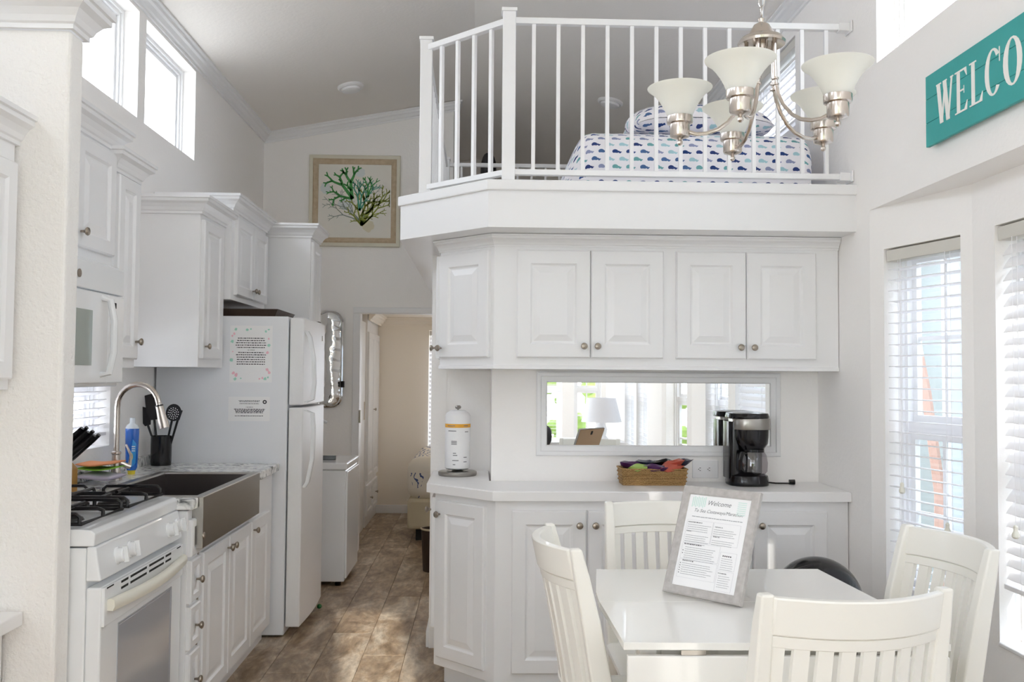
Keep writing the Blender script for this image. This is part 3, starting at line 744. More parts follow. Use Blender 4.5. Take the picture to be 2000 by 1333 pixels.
# faucet
fa = thing('faucet', 'brushed nickel gooseneck faucet behind the sink', 'faucet', (-1.62, 4.15, .925))
MB().lathe([(.028, 0), (.028, .006), (.022, .012), (.020, .05), (.017, .11), (.021, .115), (.021, .122), (.0135, .128)], 18, o=(-1.62, 4.15, .925)).build('base', 'nickel', fa, smooth=True)
pts = [(-1.62, 4.15, 1.04), (-1.62, 4.15, 1.16), (-1.62, 4.15, 1.24)]
for k in range(1, 13):
    a = PI*k/13*1.02; pts.append((-1.525-.095*math.cos(a), 4.15-.02*k/13, 1.25+.10*math.sin(a)))
MB().tube(pts, .0125, 12).build('spout', 'nickel', fa, smooth=True)
e = Vector(pts[-1]); dn = Vector((.25, 0, -1)).normalized()
MB().tube([e, e+dn*.012, e+dn*.014, e+dn*.03, e+dn*.09, e+dn*.115], [.0125, .0125, .017, .017, .022, .023], 14).build('spray_head', 'nickel', fa, smooth=True)
MB().tube([e+dn*.010, e+dn*.016], [.0178, .0178], 14).build('seal_ring', 'black', fa, smooth=True)
MB().tube([(-1.60, 4.15, 1.0), (-1.575, 4.16, .985), (-1.56, 4.165, .98)], [.012, .012, .010], 10).build('lever_hub', 'nickel', fa, smooth=True)
MB().tube([(-1.565, 4.165, .985), (-1.57, 4.19, 1.03), (-1.60, 4.21, 1.075)], [.008, .006, .005], 8).build('lever', 'nickel', fa, smooth=True)

# stove
st = thing('gas_stove', 'white gas range with black grates beside the textured wall end', 'stove', (-1.4, 3.13, 0))
SY0, SY1 = 2.765, 3.505
bx('body', 'appl', -1.70, -1.16, SY0, SY1, .05, .88, parent=st, bevel=.004)
b = MB(); FS = Fr((0, 0, 0), (0, 1, 0), (1, 0, 0))
# cooktop with rolled front lip
b.loft([[Vector((x, y, z)) for x, z in ((-1.71, .885), (-1.137, .885), (-1.134, .922), (-1.148, .933), (-1.18, .935), (-1.70, .935))] for y in (SY0-.003, SY1+.003)]); b.build('cooktop', 'appl', st, bevel=.004)
b = MB(); b.loft([[Vector((x, y, z)) for x, z in ((-1.159, .782), (-1.115, .782), (-1.132, .884), (-1.159, .884))] for y in (SY0-.002, SY1+.002)]); cpn = b.build('control_panel', 'appl', st, bevel=.005)
for y in (2.905, 3.005, 3.375, 3.465):
    F = Fr((-1.124, y, .832), (0, 1, 0), (1, 0, .16), (-.16, 0, 1))
    kk = MB().lathe([(.027, 0), (.027, .004), (.0235, .007), (.0225, .022), (.019, .025)], 22, F=F).build('control_knob', 'appl', cpn, smooth=True)
    bx('grip', 'appl', -.005, .005, -.025, .025, .02, .036, parent=kk, F=F, bevel=.002)
od = bx('oven_door', 'appl', -1.16, -1.115, SY0+.004, SY1-.004, .165, .762, parent=st, bevel=.006)
FD = Fr((-1.115, 0, 0), (0, 1, 0), (1, 0, 0))
bx('vent_strip', 'appl', SY0+.01, SY1-.01, .645, .76, -.002, .008, parent=od, F=FD, bevel=.002)
q = MB()
for y0, y1 in ((2.90, 2.955), (2.975, 3.115), (3.14, 3.28), (3.30, 3.355)):
    for z in (.733, .752): q.box(y0, y1, z-.004, z+.003, .0079, .0092, FD)
for y0, y1 in ((2.79, 2.84), (3.42, 3.46)): q.box(y0, y1, .755, .759, .0079, .0092, FD)
tag(q.build('vent_slot', 'dark', od), kind='stuff')
q = MB(); pts = [(-1.112, SY0+.035, .722), (-1.085, SY0+.04, .722)]
pts = []
rings = []
for k in range(17):
    s_ = k/16; y = SY0+.03+(SY1-SY0-.06)*s_; bow = .022*math.sin(PI*s_); x = -1.098+bow
    rings.append([Vector((x+dx, y, .708+dz-.004*math.sin(PI*s_))) for dx, dz in ((-.012, -.018), (.008, -.02), (.014, -.006), (.012, .012), (0, .018), (-.012, .012))])
q.loft(rings)
for y in (SY0+.034, SY1-.064): q.box(-1.112, -1.098, y, y+.028, .696, .716)
q.build('handle', 'cream', od, smooth=True, sharp=1.0)
MB().loft([ring_rect(Fr((-1.115, 2.90, .24), (0, 1, 0), (1, 0, 0)), .49, .385, i, c) for i, c in ((0, 0), (0, .0025), (.006, .0025), (.010, .0005))]).build('window_glass', 'oven_glass', od)
bx('storage_drawer', 'appl', -1.155, -1.118, SY0+.004, SY1-.004, .05, .158, parent=st, bevel=.004)
for (cx, cy) in ((-1.30, 2.94), (-1.56, 2.94), (-1.30, 3.32), (-1.56, 3.32)):
    q = MB(); q.lathe([(.055, 0), (.05, .008), (.036, .012), (.036, .02), (.02, .022)], 20, o=(cx, cy, .935)); q.build('burner', 'iron', st, smooth=True)
for y0, y1 in ((2.785, 3.10), (3.155, 3.475)):
    q = MB(); zt_, xa, xb = .972, -1.66, -1.185; cx, cy = (xa+xb)/2, (y0+y1)/2
    q.tube([(xa, y0, .948), (xb, y0, .948), (xb, y1, .948), (xa, y1, .948)], .0065, 6, closed=True)
    for X_ in (-1.30, -1.56):
        for ang in range(4):
            dx, dy = ((1, 0), (-1, 0), (0, 1), (0, -1))[ang]
            ex = min(xb, max(xa, X_+dx*.125)); ey = cy+dy*(y1-y0)/2
            q.tube([(ex, ey if dy else cy, .948), (ex, ey if dy else cy, zt_-.006), (X_+(ex-X_)*.85, cy+(ey-cy)*.85 if dy else cy, zt_), (X_+dx*.028, cy+dy*.028, zt_)], .0065, 6)
    q.tube([(-1.43, y0, .948), (-1.43, y0+.02, zt_), (-1.43, y1-.02, zt_), (-1.43, y1, .948)], .0065, 6)
    q.build('grate', 'iron', st, smooth=True)
    # side loops standing up along both short edges
q = MB()
for y0, y1 in ((2.785, 3.10), (3.155, 3.475)):
    for xa, xb in ((-1.19, -1.40), (-1.46, -1.65)):
        for y in (y0, y1): q.tube([(xa, y, .948), (xa, y, .968), (xa-.012, y, .978), (xb+.012, y, .978), (xb, y, .968), (xb, y, .948)], .006, 6)
tag(q.build('grate_loop', 'iron', st, smooth=True), kind='stuff')

# counter items
kn = thing('knife_block', 'slanted wooden knife block with black handled knives', 'knife block', (-1.60, 3.64, .925))
FKn = Fr((-1.62, 3.66, .925), (1, 0, 0), (0, -1, 0))
q = MB(); q.prism([(-.09, 0), (.045, 0), (.045, .10), (-.03, .18), (-.09, .16)], 0, .10, F=FKn); q.build('block', 'wood', kn, bevel=.004)
for i in range(6):
    r_, c_ = divmod(i, 2); cc = .03+.045*c_; s_ = .062-.026*r_
    p0 = FKn(.035-s_*.9, .125+s_*.55, cc); d = Vector((.66, 0, .62)).normalized()
    q = MB(); q.tube([p0, p0+d*.02, p0+d*.12, p0+d*.15], [.010, .012, .013, .011], 8, flat=.7); q.build('knife_handle', 'black', kn, smooth=True)
rg = [('dishcloth', 'lilac_rag', .957, .030, 'folded lilac striped dishcloth under the coloured cloths'), ('dishcloth', 'green_rag', .992, .008, 'thin bright green cloth between the orange and the lilac one'), ('dishcloth', 'orange_rag', 1.012, .014, 'folded orange cloth on top of the pile by the knife block')]
for n_, m_, z, hh, lab in rg:
    rings = []
    for k in range(9):
        s_ = k/8; x = -1.70+.15*s_; e_ = .4+.6*math.sin(PI*min(1, max(0, s_)))**.4
        rings.append([Vector((x, 4.0+.085*math.cos(a), z+.008*math.sin(5*s_+z*40)*(.5)+hh*e_*(.5+.5*0)*math.copysign(abs(math.sin(a))**.6, math.sin(a)))) for a in [2*PI*j/14 for j in range(14)]])
    tag(MB().loft(rings).build(n_, m_, smooth=True, sharp=0), lab, 'cloth', 'cloths piled by the sink')
bt = thing('soap_bottle', 'bottle of blue dish soap behind the faucet', 'bottle', (-1.63, 4.36, .925))
def ovl(z, a, b_): return [Vector((-1.63+a*math.cos(t_), 4.36+b_*math.sin(t_), z)) for t_ in [2*PI*j/16 for j in range(16)]]
MB().loft([ovl(.945, .020, .018), ovl(.96, .027, .02), ovl(1.05, .03, .022), ovl(1.12, .032, .022), ovl(1.14, .032, .022)]).build('bottle_body', 'blue', bt, smooth=True)
MB().loft([ovl(1.14, .032, .022), ovl(1.155, .026, .02), ovl(1.165, .013, .013), ovl(1.19, .012, .012)]).build('neck', 'clearp', bt, smooth=True)
MB().loft([ovl(.926, .016, .015), ovl(.946, .018, .016)]).build('cap', 'yellow', bt, smooth=True)
q = MB(); Fb = Fr((-1.622, 4.3385, .96), (1, 0, 0), (0, -1, 0)); q.prism([(.0, 0), (.018, .02), (.02, .11), (.004, .13), (-.004, .06)], 0, .002, F=Fb); lbl = q.build('label', 'bluel', bt)
q = MB(); q.prism([(.008*math.cos(t_)-.002, .05+.018*math.sin(t_)) for t_ in [2*PI*j/14 for j in range(14)]], .002, .003, F=Fb); q.build('badge', 'yellow', lbl)
q = MB(); [q.box(.0, .016, z, z+.004, .002, .003, Fb) for z in (.075, .085, .095)]; q.build('print', 'paper', lbl)
ck = thing('utensil_crock', 'tall black utensil holder in the counter corner by the fridge', 'holder', (-1.645, 4.80, .925))
MB().lathe([(.05, 0), (.052, .02), (.052, .152), (.048, .152), (.046, .03)], 24, o=(-1.645, 4.80, .925)).build('cup', 'black', ck, smooth=True)
def utensil(name, label, base, top, head):
    t = thing(name, label, 'utensil', base, 'black cooking utensils in the holder')
    MB().tube([base, top], [.005, .006], 8).build('handle', 'blackm', t, smooth=True)
    d = (Vector(top)-Vector(base)).normalized(); u = d.cross(Vector((0, 1, 0))).normalized()
    F = Fr(top, u, (0, -1, 0), d); q = MB(); q.prism(head, -.003, .003, F=F); q.build('head', 'blackm', t, bevel=.002)
    return t, F
disc = [(.040*math.cos(a), .034+.045*math.sin(a)) for a in [2*PI*k/20 for k in range(20)]]
t, F = utensil('skimmer', 'black skimmer with a round holed head', (-1.63, 4.795, .96), (-1.585, 4.78, 1.165), disc)
q = MB()
for r_, n_ in ((.008, 5), (.017, 10), (.026, 14)):
    for k in range(n_):
        a = 2*PI*k/n_; q.lathe([(.003, 0), (.003, .0006)], 6, F=Fr(F(r_*math.cos(a), .03+r_*math.sin(a)*1.1, .003), F.u, F.n, F.w))
tag(q.build('hole', 'paper', t), kind='stuff')
utensil('spatula', 'broad black spatula, the tallest utensil', (-1.655, 4.80, .96), (-1.68, 4.79, 1.16), [(-.02, 0), (.02, 0), (.036, .05), (.034, .13), (-.03, .14), (-.036, .04)])
utensil('ladle', 'black ladle handle pointing right', (-1.62, 4.81, .96), (-1.56, 4.79, 1.16), [(-.008, 0), (.008, 0), (.011, .05), (-.011, .055)])
utensil('serving_spoon', 'black serving spoon behind the spatula', (-1.66, 4.82, .96), (-1.715, 4.80, 1.13), [(-.015, 0), (.015, 0), (.026, .03), (.022, .09), (0, .105), (-.022, .09), (-.026, .03)])

# uppers along the left wall
def ucab(name, label, x1, y0, y1, z0, z1, doors, crown=.085, crown_k=1.0, near_ret=True, bevel=.002, x0=XL+.004):
    t = thing(name, label, 'cabinet', ((x0+x1)/2, (y0+y1)/2, z0))
    bx('carcass', 'cab', x0, x1, y0, y1, z0, z1, parent=t, bevel=bevel)
    pth = [(x0, y0, z1-.02), (x1, y0, z1-.02), (x1, y1, z1-.02), (x0, y1, z1-.02)]
    MB().sweep(pth, scaled(CROWN, crown_k)).build('crown', 'cab', t)
    F = Fr((x1, 0, 0), (0, 1, 0), (1, 0, 0))
    for a0, a1, b0, b1, k in doors: door(F.sub(a0, b0), a1-a0, b1-b0, t, kn=k, fr=.05)
    return t
ucab('wall_cabinet', 'white wall cabinet directly above the microwave', -1.39, 2.77, 3.475, 1.79, 2.255, [(2.785, 3.12, 1.835, 2.22, None), (3.126, 3.455, 1.835, 2.22, (.03, .05))])
ucab('wall_cabinet', 'narrow tall white wall cabinet right of the microwave', -1.39, 3.478, 3.72, 1.42, 2.185, [(3.49, 3.705, 1.455, 2.16, (.185, .07))])
ucab('wall_cabinet', 'white wall cabinet left of the fridge, its large plain side in view', -1.375, 4.50, 4.925, 1.432, 2.205, [(4.515, 4.84, 1.475, 2.16, (.03, .06))])
ucab('wall_cabinet', 'white two door wall cabinet over the fridge', -1.34, 4.93, 5.70, 1.80, 2.30, [(4.985, 5.35, 1.83, 2.255, (.335, .05)), (5.356, 5.69, 1.83, 2.255, (.03, .05))])
pc = ucab('pantry_cabinet', 'tall white pantry cabinet between fridge and washer', -1.075, 5.78, 6.09, .0, 2.285, [(5.795, 6.075, 1.3, 2.24, (.03, .06)), (5.795, 6.075, .1, 1.27, (.03, 1.1))])
# microwave
mw = thing('microwave', 'white microwave under the left wall cabinets', 'microwave', (-1.5, 3.08, 1.35))
bx('body', 'appl', XL+.004, -1.325, 2.775, 3.385, 1.352, 1.785, parent=mw, bevel=.004)
FMw = Fr((-1.325, 0, 0), (0, 1, 0), (1, 0, 0))
bx('vent_grille', 'appl', 2.78, 3.38, 1.68, 1.775, 0, .02, parent=mw, F=FMw, bevel=.004)
md = bx('microwave_door', 'appl', 2.78, 3.235, 1.365, 1.675, 0, .024, parent=mw, F=FMw, bevel=.004)
bx('window_glass', 'mw_glass', 2.84, 3.10, 1.425, 1.61, .0235, .026, parent=md, F=FMw)
q = MB(); q.tube([FMw(3.18, 1.395, .02), FMw(3.185, 1.40, .05), FMw(3.19, 1.47, .062), FMw(3.19, 1.58, .062), FMw(3.185, 1.65, .05), FMw(3.18, 1.66, .02)], .012, 10); q.build('handle', 'appl', md, smooth=True)
bx('keypad', 'appl', 3.24, 3.38, 1.365, 1.675, 0, .022, parent=mw, F=FMw, bevel=.004)
MB().lathe([(.014, 0), (.014, .003), (.010, .003)], 14, F=Fr((-1.304, 3.0, 1.725), (0, 1, 0), (1, 0, 0))).build('badge', 'knob', mw, smooth=True)
bx('display', 'dark', 3.29, 3.305, 1.63, 1.65, .0215, .0235, parent=mw, F=FMw)

# fridge
fg = thing('refrigerator', 'white top freezer refrigerator with printed notices on its side', 'refrigerator', (-1.37, 5.27, 0))
bx('body', 'fridge_side', XL+.01, -1.03, 4.94, 5.60, .012, 1.712, parent=fg, bevel=.006)
FF = Fr((-1.025, 0, 0), (0, 1, 0), (1, 0, 0))
for nm, z0, z1 in (('freezer_door', 1.235, 1.705), ('fridge_door', .055, 1.222)):
    d = MB(); y0, y1 = 4.938, 5.602
    rings = []
    for k in range(9):
        s_ = k/8; y = y0+(y1-y0)*s_; bow = .012*math.sin(PI*s_)
        rings.append([Vector((-1.022, y, z0)), Vector((-.947+bow, y, z0)), Vector((-.947+bow, y, z1)), Vector((-1.022, y, z1))])
    d = d.loft(rings).build(nm, 'fridge_front', fg, bevel=.008, seg=3)
    q = MB()
    if z0 > 1: pp = [(z0+.015, .0), (z0+.03, .038), (z0+.12, .046), (z0+.25, .040), (z0+.37, .018), (z0+.40, 0)]
    else: pp = [(z1-.015, .0), (z1-.03, .038), (z1-.12, .046), (z1-.28, .040), (z1-.40, .018), (z1-.43, 0)]
    rings = []
    for z, o_ in pp: rings.append([Vector((-.938+o_+dx, 4.975+dy, z)) for dx, dy in ((-.012, -.014), (.006, -.014), (.010, -.006), (.010, .006), (.006, .014), (-.012, .014))])
    q.loft(rings).build('handle', 'appl', d, smooth=True, sharp=1)
bx('hinge_cover', 'brown', -1.06, -.97, 5.53, 5.59, 1.706, 1.72, parent=fg, bevel=.002)
bx('badge', 'knob', -.938, -.9355, 5.45, 5.475, 1.60, 1.63, parent=fg)
tr = thing('tray', 'dark brown shallow tray lying on top of the fridge', 'tray', (-1.3, 5.2, 1.715))
q = MB()
def rq(i, z): return [Vector((-1.62+i, 4.99+i, z)), Vector((-1.10-i, 4.99+i, z)), Vector((-1.10-i, 5.45-i, z)), Vector((-1.62+i, 5.45-i, z))]
q.loft([rq(.02, 1.713), rq(0, 1.755), rq(.012, 1.755), rq(.028, 1.722)]); q.build('tray_body', 'brown', tr)
# notices
def bars(F, rows, m, parent, name='print'):
    q = MB()
    for a, b_, w, h in rows: q.box(a, a+w, b_, b_+h, 0, .0003, F)
    return tag(q.build(name, m, parent), kind='stuff')
def textlines(x0, x1, ys, h, rnd, center=True):
    out = []
    for y in ys:
        L = (x1-x0)*rnd.uniform(.82, 1); a = (x0+x1)/2-L/2 if center else x0; e_ = a+L
        while a < e_:
            w = rnd.uniform(.25, 1)*.014*(x1-x0)/.17; w = min(w, e_-a); out.append((a, y+rnd.uniform(0, h*.15), w, h)); a += w+h*.7
    return out
rnd = random.Random(3)
FN = Fr((-1.34, 4.9395, 1.355), (1, 0, 0), (0, -1, 0))
n1 = thing('notice', 'larger paper notice with pink and mint flower border on the fridge side', 'notice', (-1.23, 4.94, 1.36))
bx('sheet', 'paper', 0, .225, 0, .305, 0, .001, parent=n1, F=FN)
G = FN.sub(0, 0, .001)
bars(G, textlines(.03, .195, [.235-.0125*i for i in range(5)]+[.158-.0125*i for i in range(6)], .0045, rnd)+textlines(.09, .135, [.172], .0035, rnd), 'inkd', n1)
for m_, spots in (('mint', [(.03, .285), (.09, .283), (.11, .287), (.19, .275), (.205, .285), (.012, .22), (.01, .12), (.03, .018), (.06, .022), (.19, .02), (.205, .028), (.207, .20)]), ('pink', [(.012, .25), (.022, .262), (.205, .235), (.015, .165), (.2, .16), (.02, .05), (.035, .04), (.16, .02), (.2, .07), (.21, .055), (.175, .024)])):
    q = MB()
    for x, y in spots:
        r_ = rnd.uniform(.005, .013); q.prism([(x+r_*rnd.uniform(.5, 1)*math.cos(a), y+r_*rnd.uniform(.5, 1)*math.sin(a)) for a in [2*PI*k/9 for k in range(9)]], 0, .0003, F=G)
    q.build('flower_print', m_, n1)
FN = Fr((-1.342, 4.9395, 1.148), (1, 0, 0), (0, -1, 0))
n2 = thing('notice', 'smaller white notice with black seal below the flowery one', 'notice', (-1.23, 4.94, 1.15))
bx('sheet', 'paper', 0, .22, 0, .13, 0, .001, parent=n2, F=FN)
G = FN.sub(0, 0, .001)
bars(G, textlines(.05, .17, [.108, .102, .092], .003, rnd)+textlines(.09, .135, [.072], .005, rnd)+textlines(.025, .2, [.061, .055, .049, .043], .004, rnd)+textlines(.035, .185, [.026], .0035, rnd), 'inkd', n2)
q = MB(); q.prism([(.192+.011*math.cos(a), .103+.011*math.sin(a)) for a in [2*PI*k/16 for k in range(16)]], 0, .0004, F=G); q.build('seal', 'inkd', n2)
q = MB(); q.prism([(.192+.005*math.cos(a), .103+.005*math.sin(a)) for a in [2*PI*k/12 for k in range(12)]], .0004, .0007, F=G); q.build('seal_centre', 'paper', n2)
tag(MB().sphere((-.945, 5.54, .016), .015, .02, .014, 8, 6).build('bottle_cap', 'green', smooth=True), 'small green plastic piece on the floor at the fridge foot', 'cap')

# washer, iron, mirror, trash can
ws = thing('washing_machine', 'low white washing machine in the hall beyond the fridge', 'washer', (-1.3, 6.4, 0))
bx('body', 'appl', -1.70, -.885, 6.12, 6.70, .03, .765, parent=ws, bevel=.006)
bx('top_panel', 'appl', -1.705, -.875, 6.11, 6.71, .768, .815, parent=ws, bevel=.01, seg=3)
bx('front_panel', 'appl', -.886, -.872, 6.135, 6.69, .05, .755, parent=ws, bevel=.004)
q = MB()
for x in (-1.66, -.93):
    for y in (6.16, 6.66): q.lathe([(.02, 0), (.02, .032)], 10, o=(x, y, 0))
q.build('foot', 'black', ws)
ir = thing('clothes_iron', 'black object with curved handle on the washer', 'iron', (-1.10, 6.35, .815))
MB().loft([[Vector((-1.20+.22*s_, 6.32+dy*(1-.0*s_), z)) for dy, z in ((-.05*(1-s_*.9), .816), (.05*(1-s_*.9), .816), (.04*(1-s_*.9), .845), (-.04*(1-s_*.9), .845))] for s_ in (0, .3, .6, .85, 1)]).build('soleplate', 'black', ir, bevel=.003)
MB().tube([(-1.17, 6.35, .85), (-1.18, 6.35, .95), (-1.16, 6.35, 1.02), (-1.12, 6.35, 1.06)], [.022, .025, .022, .018], 10).build('handle', 'brown', ir, smooth=True)
MB().tube([(-1.15, 6.35, 1.06), (-1.09, 6.35, 1.085), (-1.05, 6.35, 1.07)], [.016, .018, .010], 10).build('handle_tip', 'appl', ir, smooth=True)
wm = thing('wavy_mirror', 'tall silver framed mirror reflecting wavy blind lines beside the hall doorway', 'mirror', (-1.20, 7.29, 1.5))
def rnd_rect(i, c, wv=0):
    out = []
    w2, z0, z1, r = .115-i, 1.14+i, 1.905-i, .09-i*.8
    for (cx, cz, a0) in ((w2-r, z1-r, 0), (-w2+r, z1-r, 90), (-w2+r, z0+r, 180), (w2-r, z0+r, 270)):
        for k in range(7):
            a = math.radians(a0+15*k); out.append(Vector((-1.20+cx+r*math.cos(a), 7.295-c, cz+r*math.sin(a))))
    return out
MB().loft([rnd_rect(0, 0), rnd_rect(0, .02), rnd_rect(.008, .026), rnd_rect(.016, .02), rnd_rect(.018, .014)], caps=False).build('frame', 'chrome', wm, smooth=True)
q = MB(); rows = []
for k in range(60):
    z = 1.15+.745*k/59; hw = .100
    if z > 1.81: hw = .025+.075*math.sqrt(max(0, 1-((z-1.81)/.09)**2))
    if z < 1.235: hw = .025+.075*math.sqrt(max(0, 1-((1.235-z)/.09)**2))
    rows.append([Vector((-1.20-hw+2*hw*j/9, 7.283-.032*(1-((j-4.5)/4.5)**2)*min(1, hw/.1)-.0022*math.sin(z*75+j*.35)-.002*math.sin(z*15+j), z)) for j in range(10)])
vs = [p for r in rows for p in r]; q.add(vs, [(i*10+j, i*10+j+1, (i+1)*10+j+1, (i+1)*10+j) for i in range(59) for j in range(9)])
q.build('mirror_glass', 'mirror', wm, smooth=True, sharp=0)
for x in (-1.285, -1.085): bx('clip', 'black', x-.015, x+.015, 7.25, 7.295, 1.30, 1.35, parent=wm, bevel=.004)
tc_ = thing('waste_basket', 'dark brown waste basket in the hall by the bedroom door', 'basket', (-.30, 6.62, 0))
q = MB(); q.lathe([(.085, .0), (.10, .30), (.094, .30), (.08, .01)], 20, o=(-.31, 6.62, 0)); q.build('basket_body', 'brown', tc_, smooth=True)
MB().lathe([(.104, .295), (.108, .305), (.100, .308)], 20, o=(-.31, 6.62, 0), close=False).build('rim', 'fabric', tc_, smooth=True)
# bedroom
bbed = thing('bed', 'bed with a cream quilt of blue coral branches in the far bedroom', 'bed', (.3, 8.2, 0))
bx('bed_base', 'fabric', -.60, 1.3, 7.75, 9.2, .10, .36, parent=bbed, bevel=.03, seg=3)
bx('quilt', 'coral_quilt', -.61, 1.3, 7.74, 9.2, .34, .70, parent=bbed, bevel=.11, seg=6, smooth=True)
for x, y in ((-.5, 7.85), (-.5, 9.1), (1.2, 7.85), (1.2, 9.1)): bx('leg', 'dark', x-.03, x+.03, y-.03, y+.03, 0, .11, parent=bbed)
cl = thing('closet', 'white built-in closet with tall doors on the left of the far bedroom', 'closet', (-1.3, 8.9, 0))
bx('carcass', 'cab', XL+.01, -1.04, 8.45, 9.34, 0, 1.988, parent=cl)
FC = Fr((-1.04, 0, 0), (0, 1, 0), (1, 0, 0))
door(FC.sub(8.47, .42), .42, 1.38, cl, kn=(.38, .65)); door(FC.sub(8.90, .42), .42, 1.38, cl)
for y0 in (8.47, 8.90):
    d = panel_mesh(FC.sub(y0, .10), .42, .28, t=.018, fr=.04).build('drawer', 'cab', cl); knob(FC, y0+.21, .25, .018, d)
struct(MB().sweep([(-1.02, 8.4, 1.90), (-1.02, 9.35, 1.90), (XR, 9.35, 1.93)], scaled(CR, 1.1)).build('trim_11', 'bedroom'))
struct(bx('ceiling_bedroom', 'bedroom', XL, XR, YF+.11, 9.35, 1.99, 2.028))

M['lampglow'] = mat('fill_lamp_glow', 'fff2dc', .5); M['lampglow'].node_tree.nodes['Principled BSDF'].inputs['Emission Color'].default_value = srgb('fff0dd'); M['lampglow'].node_tree.nodes['Principled BSDF'].inputs['Emission Strength'].default_value = 9  # unseen ceiling lamps added to brighten the bedroom and hall
for x, y, lab in ((.35, 8.3, 'round ceiling lamp added to brighten the far bedroom'), (.75, 6.1, 'round ceiling lamp added to brighten the room across the hall')):
    z = 1.99 if y > 7.4 else 2.03; t = thing('fill_ceiling_lamp', lab, 'lamp', (x, y, z))
    MB().lathe([(.13, 0), (.13, -.02), (.12, -.03)], 24, o=(x, y, z)).build('base', 'trim', t, smooth=True)
    MB().lathe([(.118, -.022), (.10, -.05), (.06, -.07), (.01, -.078)], 24, o=(x, y, z)).build('glass_dome', 'lampglow', t, smooth=True)
# coral picture
pic = thing('coral_picture', 'framed watercolour of green branching coral on the far wall', 'picture', (-1.0, YF, 2.8))
FP = Fr((-1.375, YF-.001, 2.425), (1, 0, 0), (0, -1, 0)); pw, ph = .725, .735
MB().loft([ring_rect(FP, pw, ph, i, c) for i, c in ((0, 0), (0, .022), (.004, .026), (.028, .022), (.030, .018))], caps=False).build('outer_frame', 'cream_frame', pic)
MB().loft([ring_rect(FP, pw, ph, i, c) for i, c in ((.029, .004), (.029, .020), (.040, .026), (.058, .018), (.070, .012), (.073, .004))], caps=False).build('inner_frame', 'picture_frame', pic)
bx('artwork', 'canvas', .06, pw-.06, .06, ph-.06, 0, .006, parent=pic, F=FP)
M['coral_green'] = mat('coral_green', '4e9a55', .8); M['coral_teal'] = mat('coral_teal', '5aa48c', .8); M['coral_olive'] = mat('coral_olive', '8f9a48', .8); M['coral_grey'] = mat('coral_grey', '8e9a90', .8); M['coral_wash'] = mat('coral_wash', 'd4dcda', .8); M['coral_wash2'] = mat('coral_wash_ochre', 'dcd5bd', .8)
arnd = random.Random(11)
def coral(segs, p, ang, w, L, depth):
    n = 4; pts = [p]; a = ang
    for i in range(n):
        a += arnd.uniform(-.16, .16); p = (p[0]+L/n*math.cos(a), p[1]+L/n*math.sin(a)); pts.append(p)
    segs.append((pts, w, w*.75))
    if depth:
        for s_ in ((-1, 1) if arnd.random() < .85 else (-1, 0, 1)):
            coral(segs, p, a+s_*arnd.uniform(.35, .65), w*.75, L*arnd.uniform(.45, .68), depth-1)
        if arnd.random() < .6: coral(segs, pts[2], a+arnd.choice((-1, 1))*arnd.uniform(.6, .9), w*.6, L*.4, max(0, depth-2))
def ribbon(q, pts, w0, w1, F, c):
    L_, R_ = [], []
    for i, p in enumerate(pts):
        a = pts[max(0, i-1)]; e_ = pts[min(len(pts)-1, i+1)]; d = Vector((e_[0]-a[0], e_[1]-a[1], 0)).normalized(); w = w0+(w1-w0)*i/(len(pts)-1)
        L_.append(F(p[0]-d.y*w, p[1]+d.x*w, c)); R_.append(F(p[0]+d.y*w, p[1]-d.x*w, c))
    n = len(pts); q.add(L_+R_, [(i, i+1, n+i+1, n+i) for i in range(n-1)])
for col, base_, spec_, lvl in (('coral_grey', (.41, .20), [(155, .005, .15, 3), (140, .005, .17, 3), (125, .005, .10, 3), (60, .004, .16, 3)], .0064), ('coral_olive', (.42, .17), [(85, .010, .16, 3), (65, .009, .16, 3), (48, .007, .19, 3), (110, .008, .14, 3), (75, .008, .12, 3), (125, .007, .10, 3), (35, .006, .12, 3)], .0068), ('coral_teal', (.40, .29), [(75, .008, .12, 3), (100, .008, .12, 3), (55, .007, .12, 3)], .0072), ('coral_green', (.345, .385), [(95, .015, .13, 3), (125, .014, .14, 3), (160, .011, .10, 3)], .0076), ('coral_green', (.47, .40), [(95, .007, .09, 2), (70, .006, .09, 2)], .0078)):
    q = MB(); segs = []
    for a, w, L, dp in spec_: coral(segs, base_, math.radians(a), w, L, dp)
    for pts, w0, w1 in segs:
        pts = [(min(max(x, .085), pw-.085), min(max(y, .085), ph-.085)) for x, y in pts]; ribbon(q, pts, w0, w1, FP, lvl)
    q.build('coral_print', col, pic)
for col, x, y, r_ in (('coral_wash', .28, .35, .06), ('coral_wash', .40, .60, .045), ('coral_wash', .13, .47, .05), ('coral_wash2', .47, .17, .055)):
    q = MB(); q.prism([(x+r_*arnd.uniform(.75, 1.05)*math.cos(a), y+r_*arnd.uniform(.75, 1.05)*math.sin(a)) for a in [2*PI*k/22 for k in range(22)]], .0058, .0062, F=FP); q.build('wash_print', col, pic)

